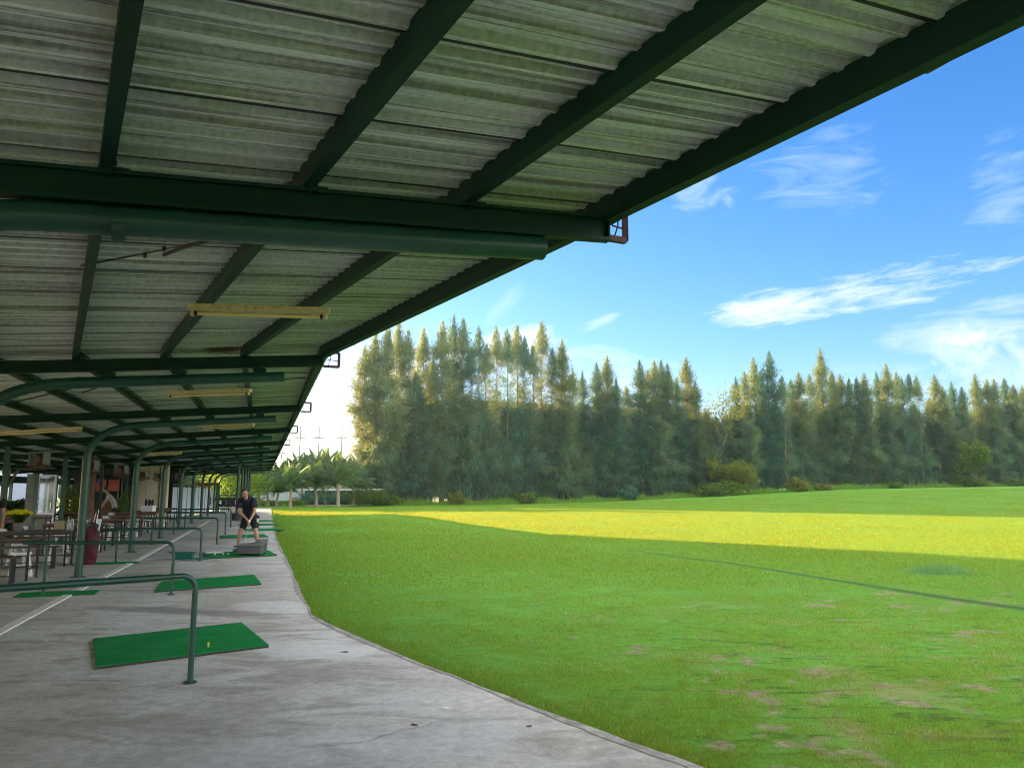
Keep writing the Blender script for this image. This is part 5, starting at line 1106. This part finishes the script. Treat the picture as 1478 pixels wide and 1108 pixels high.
# gaps: bare limbed tree, bright broadleaf, small bushes
D_ = row_depth(1045); p = W(1043, 715, D_ - 1); zb = float(terr(p.x, D_)); limbtree((p.x, D_ - 1, zb), W(0, 566, D_).z - zb, 3.6, 'sparse bare limbed tree in the gap between the casuarina groups', M['yleaf'], 1400, .16, .16, name='sparse_tree')
D_ = row_depth(1043) - 3; p = W(1046, 715, D_); limbtree((p.x, D_, float(terr(p.x, D_))), 6.5, 2.4, 'brownish leafy tree below the bare limbs', M['yleaf'], 3800, .15, .06, fork=.08)
D_ = row_depth(1412) - 6; p = W(1411, 715, D_); zb = float(terr(p.x, D_)); limbtree((p.x, D_, zb), W(0, 618, D_).z - zb, 2.0, 'bright green broadleaf tree before the right casuarinas', M['leafy'], 5200, .16, .08, fork=.06)
D_ = row_depth(1075) - 4; p = W(1078, 715, D_); limbtree((p.x, D_, float(terr(p.x, D_))), 4.2, 1.6, 'small yellow leaved tree at the foot of the row', M['yleaf'], 1700, .13, .05, fork=.08)
bl = [(657, 727, 1.0, 1.6, 'yleaf', 'small yellow bush under the left casuarinas'), (758, 722, 1.3, 1.5, 'leafy', 'small bright green bush before the grey building'), (1152, 708, 1.6, 2.0, 'yleaf', 'sunlit yellow green bush beside the sunny gap'), (1022, 710, 2.4, 1.8, 'leafy', 'leafy bush left of the sunny gap'), (1043, 705, 3.0, 2.2, 'leafy', 'larger leafy bush in the sunny gap'), (1290, 702, 1.3, 1.0, 'leafy', 'low bush below the right casuarinas'), (1400, 700, 2.6, 1.8, 'leafy', 'bush at the foot of the bright broadleaf tree'), (1185, 706, 1.4, 1.0, 'yleaf', 'tiny sunlit bush right of the sunny gap'), (1466, 700, 1.8, 1.3, 'leafy', 'low bush near the right edge'), (906, 716, 1.2, 1.6, 'needle2', 'dark bush below the pink house')]
for x, y, r_, h, m_, lb in bl:
    D_ = row_depth(x) - 4; p = W(x, y, D_); bush((p.x, D_, float(terr(p.x, D_)) - .1), r_, h, lb, M[m_], int(700 + 400 * r_ * h), .15)
# undergrowth strip along the foot of the trees
n = 60000; px = rng.uniform(505, 1560, n); D_ = 90 + (px - 520) / 958 * 36 - 4.5 + np.abs(rng.normal(0, 2.0, n)); X = (px - CX) / F * D_ / 1.01; Z = terr(X, D_); h = rng.gamma(2., .18, n) * (.6 + .5 * np.sin(px * .05) ** 2); dx = rng.normal(0, .12, n); w_ = .035
V = np.stack([np.stack([X - w_, D_, Z - .05], 1), np.stack([X + dx, D_ + rng.normal(0, .1, n), Z + h], 1), np.stack([X + w_, D_, Z - .05], 1)], 1).reshape(-1, 3)
tag(npmesh('undergrowth', V, np.arange(3 * n).reshape(-1, 3), M['blade'], None, np.repeat(rng.uniform(0, .8, n), 3)), 'rank grass and weeds along the foot of the trees', kind='stuff')
# ------------------------------------------------------------------ buildings behind the row
def block(px0, px1, ytop, D0, D1, mat_, label, floors, nw, z0=0., depth=10., balc=True):
    a_ = W(px0, ytop, D0); b_ = W(px1, ytop, D1); zt = a_.z; a_.z = b_.z = 0; u = (b_ - a_).normalized(); L = (b_ - a_).length; rz = math.atan2(u.y, u.x); t = thing('apartment_building', label, 'building', tuple(a_), rz)
    MB().box((L / 2, depth / 2, zt / 2), (L, depth, zt)).build('wall', mat_, t); MB().box((L / 2, depth / 2 - .1, zt + .15), (L + .6, depth + .6, .3)).build('roof_slab', M['wallgrey'], t); fh = zt / floors
    for f_ in range(floors):
        for q in range(nw):
            x = (q + .5) * L / nw; z = f_ * fh + fh * .52; fr = MB().box((x, -.03, z), (L / nw * .46, .08, fh * .5)).build('window', M['wallwhite'] if f_ == 0 else mat_, t); MB().box((x, -.08, z), (L / nw * .42, .03, fh * .45)).build('pane', M['glass'], fr)
        if balc and f_: MB().box((L / 2, -.45, f_ * fh + .1), (L, .9, .16)).build('ledge', mat_, t)
    return t
block(655, 1008, 579, 102, 119, M['wallgrey'], 'long grey flat roofed building hidden behind the casuarinas', 4, 13)
D_ = 128; a_ = W(906, 680, D_); t = thing('pink_house', 'pink house glimpsed through the gap in the trees', 'house', (a_.x, D_, 0)); MB().box((0, 4, 3.6), (9, 7, 7.2)).build('wall', M['pinkwall'], t)
mb = MB(); mb.add([(-5, -.2, 7.2), (5, -.2, 7.2), (5, 8.2, 7.2), (-5, 8.2, 7.2), (0, 4, 9.6)], [(0, 1, 4), (1, 2, 4), (2, 3, 4), (3, 0, 4), (0, 3, 2, 1)]); mb.build('roof', M['roofred'], t)
for x in (-2.5, 0, 2.5):
    f_ = MB().box((x, .46, 4.6), (1.5, .1, 1.5)).build('window', M['wallwhite'], t); MB().box((x, .40, 4.6), (1.2, .03, 1.2)).build('pane', M['glass'], f_)
# far trees added at left to shade the end of the lawn (mostly behind the shelter roof)
for k, (x, y, h) in enumerate([(-58, 104, 14), (-51, 102, 15), (-45, 100, 13.5), (-39, 99, 14.5), (-64, 106, 15)]):
    o = copy_tree(cm[8 + k % 2]); o.location = (x, y, 0); o.scale = (1.6, 1.6, h / 20.4); o['label'] = f'{NUM[k]} added shade casuarina far left behind the shelter roof'; o['group'] = 'casuarinas added as shade behind the shelter roof'
for k, (x, y, h) in enumerate([(-37, 46, 14), (-34.5, 42.5, 14.5), (-32, 39, 14), (-30, 35, 14)]):  # unseen trees added to shade a bright streak on the lawn
    o = copy_tree(cm[8 + k % 2]); o.location = (x, y, 0); o.scale = (1.6, 1.6, h / 20.4); o['label'] = f'{NUM[k]} added shade casuarina behind the clubhouse, out of view'; o['group'] = 'casuarinas added as shade behind the clubhouse'
# distant low tree belt to close the horizon
n = 60000; th = rng.uniform(-.75, .95, n); D_ = rng.uniform(215, 245, n); X = D_ * np.tan(th); hh = 7 + 2.5 * np.sin(th * 40) + 1.5 * np.sin(th * 97 + 1); Z = hh * rng.uniform(0, 1, n) ** .7
P = np.stack([X, D_, Z], 1); V, T, A = leafcloud(n, lambda n: P, .75); ob = npmesh('distant_woodland', V, T, M['needle2'], None, A); tag(ob, 'far dark woodland closing the horizon', kind='stuff')
# ------------------------------------------------------------------ tall weed tuft on the lawn
t = thing('weed_tuft', 'tall ragged tuft of dark grass on the right of the lawn', 'grass tuft', tuple(Vector((8.9, 16.2, float(terr(8.9, 16.2)))))); n = 1500
x = rng.normal(0, .36, n); y = rng.normal(0, .22, n); h = rng.uniform(.05, .24, n) * np.exp(-(x / .7) ** 2); dx = rng.normal(0, .07, n); dy = rng.normal(0, .07, n); w_ = .006; z0 = -.02
V = np.stack([np.stack([x - w_, y, x * 0 + z0], 1), np.stack([x + dx, y + dy, h], 1), np.stack([x + w_, y, x * 0 + z0], 1)], 1).reshape(-1, 3)
npmesh('blades', V, np.arange(3 * n).reshape(-1, 3), leafmat('weed_blades', (.15, .34, .14), (.25, .40, .12), .4, .4), t, np.repeat(rng.uniform(.2, 1, n), 3))
n = 160; x = rng.normal(0, .3, n); y = rng.normal(0, .2, n); h = rng.uniform(.2, .34, n) * np.exp(-(x / .7) ** 2); V = np.stack([np.stack([x - .004, y, x * 0], 1), np.stack([x + rng.normal(0, .05, n), y, h], 1), np.stack([x + .004, y, x * 0], 1)], 1).reshape(-1, 3)
V = V.reshape(-1, 3, 3); V[:, 0, :] *= (1, 1, 1); V = V.reshape(-1, 3)
tag(npmesh('seed_stalks', V, np.arange(3 * n).reshape(-1, 3), M['blade'], t, np.repeat(rng.uniform(0, 1, n), 3)), kind='stuff')
# ------------------------------------------------------------------ real grass blades on the near lawn
ex = np.array([p[0] for p in pts]); ey = np.array([p[1] for p in pts]); o_ = np.argsort(ey); ex = ex[o_]; ey = ey[o_]
N = NBLADES
D_ = 3.2 * np.exp(rng.uniform(0, 1, N) * math.log(30 / 3.2)); th = rng.uniform(-.62, .72, N); X = D_ * th; X = X / 1.0
ok = X > np.interp(D_, ey, ex) + .015 - .03 * rng.uniform(0, 1, N); X = X[ok]; D_ = D_[ok]
cl1 = np.sin(X * 2.1 + 1.7 * np.sin(D_ * 1.3)) * np.sin(D_ * 2.7 + 1.1 * np.sin(X * 1.9)); cl2 = np.sin(X * 6.3 + 2 * np.sin(D_ * 4.1)) * np.sin(D_ * 7.9 + 1.4 * np.sin(X * 5.7))
edged = X - np.interp(D_, ey, ex); patch = cl1 * .6 + cl2 * .5 + rng.normal(0, .25, len(X)); lt_ = (X - 4.) * .934 + (D_ - 20.4) * .358; keep = ~((np.abs(lt_ + .5 - .1 * np.sin(X * 1.7)) < .20) & (D_ < 21)) & (patch > -.42) | (edged < .35) | (D_ > 16) ; X = X[keep]; D_ = D_[keep]; patch = patch[keep]; edged = edged[keep]
n = len(X); Z = terr(X, D_); lush = np.exp(-edged / .5); keep = rng.uniform(0, 1, n) > bare(X, D_) * .93; X = X[keep]; D_ = D_[keep]; patch = patch[keep]; edged = edged[keep]; n = len(X); Z = terr(X, D_); lush = np.exp(-edged / .45)
h = (.012 + .012 * np.clip(patch, 0, 1) + .022 * lush) * rng.uniform(.5, 1.5, n) * (1 + D_ * .02); w_ = .0011 * (D_ / 3.) ** .9 + .0005
a_ = rng.uniform(0, 2 * np.pi, n); ln = rng.uniform(.2, 1.1, n) * h; cx_, sx_ = np.cos(a_) * w_, np.sin(a_) * w_; b_ = rng.uniform(0, 2 * np.pi, n)
V = np.stack([np.stack([X - cx_, D_ - sx_, Z - .006], 1), np.stack([X + np.cos(b_) * ln, D_ + np.sin(b_) * ln, Z + h], 1), np.stack([X + cx_, D_ + sx_, Z - .006], 1)], 1).reshape(-1, 3)
tag(npmesh('grass', V, np.arange(3 * n).reshape(-1, 3), M['blade'], None, np.repeat(np.clip(rng.normal(.45, .25, n) + .15 * patch, 0, 1), 3)), 'short green turf blades covering the near lawn', kind='stuff')
# longer turf standing in the sunny band farther out
n = 420000; D_ = 13 * np.exp(rng.uniform(0, 1, n) ** .55 * math.log(92 / 13)); th = rng.uniform(-.42, .72, n); X = D_ * th; lt_ = (X - 4.) * .934 + (D_ - 20.4) * .358; ok = (X > np.interp(D_, ey, ex) + .1) & ~((np.abs(lt_ + .5 - .1 * np.sin(X * 1.7)) < .20) & (D_ < 21)); X = X[ok]; D_ = D_[ok]; n = len(X)
Z = terr(X, D_); h = rng.uniform(.025, .055, n) * (1 + .25 * np.sin(X * .8 + 2 * np.sin(D_ * .35))); w_ = .0045 + .0004 * D_; a_ = rng.uniform(0, 2 * np.pi, n); b_ = rng.uniform(0, 2 * np.pi, n); ln = rng.uniform(.2, 1.2, n) * h
V = np.stack([np.stack([X - np.cos(a_) * w_, D_ - np.sin(a_) * w_, Z - .01], 1), np.stack([X + np.cos(b_) * ln, D_ + np.sin(b_) * ln, Z + h], 1), np.stack([X + np.cos(a_) * w_, D_ + np.sin(a_) * w_, Z - .01], 1)], 1).reshape(-1, 3)
tag(npmesh('grass', V, np.arange(3 * n).reshape(-1, 3), M['blade'], None, np.repeat(np.clip(rng.normal(.5, .25, n), 0, 1), 3)), 'turf blades covering the far part of the lawn', kind='stuff')
# dry scraps and leaves on the concrete
for k, (x, y) in enumerate(((497, 941), (640, 1022), (762, 1048), (596, 1046), (283, 951))):
    p = gnd(x, y); mb = MB(p); P = [(random.uniform(-.03, .03) + .035 * math.cos(q), .015 * math.sin(q), .004 + .006 * math.sin(2 * q)) for q in np.linspace(0, 5.5, 6)]; mb.add([p + Vector(q) for q in P], [tuple(range(6))])
    o = mb.build('dry_leaf', M['wood'] if k != 1 else M['wallwhite']); o.location = p + Vector((0, 0, .002)); tag(o, ('curled brown leaf on the pale dried patch', 'white scrap on the middle of the concrete', 'brown leaf near the walkway lip', 'brown leaf on the concrete left of the white scrap', 'dark leaf at the edge of the nearest mat')[k], 'leaf')
if HAZE:
    mb = MB(); mb.box((60, 80, 14), (620, 460, 34)); hz = mb.build('haze', M['concrete']); hz.data.materials.clear(); m_ = bpy.data.materials.new('haze_air'); m_.use_nodes = True; m_.node_tree.nodes.clear()
    o_ = m_.node_tree.nodes.new('ShaderNodeOutputMaterial'); pv = m_.node_tree.nodes.new('ShaderNodeVolumePrincipled'); pv.inputs['Color'].default_value = (.72, .86, 1., 1); pv.inputs['Density'].default_value = HAZE; pv.inputs['Anisotropy'].default_value = .55; m_.node_tree.links.new(pv.outputs[0], o_.inputs['Volume']); hz.data.materials.append(m_); tag(hz, 'thin morning haze over the lawn', kind='stuff')
# any master copy left unused is removed
for lst, us in ((cm, usedc), (pk, usedp)):
    for k, o in enumerate(lst):
        if k not in us:
            for c in list(o.children): bpy.data.objects.remove(c)
            bpy.data.objects.remove(o)
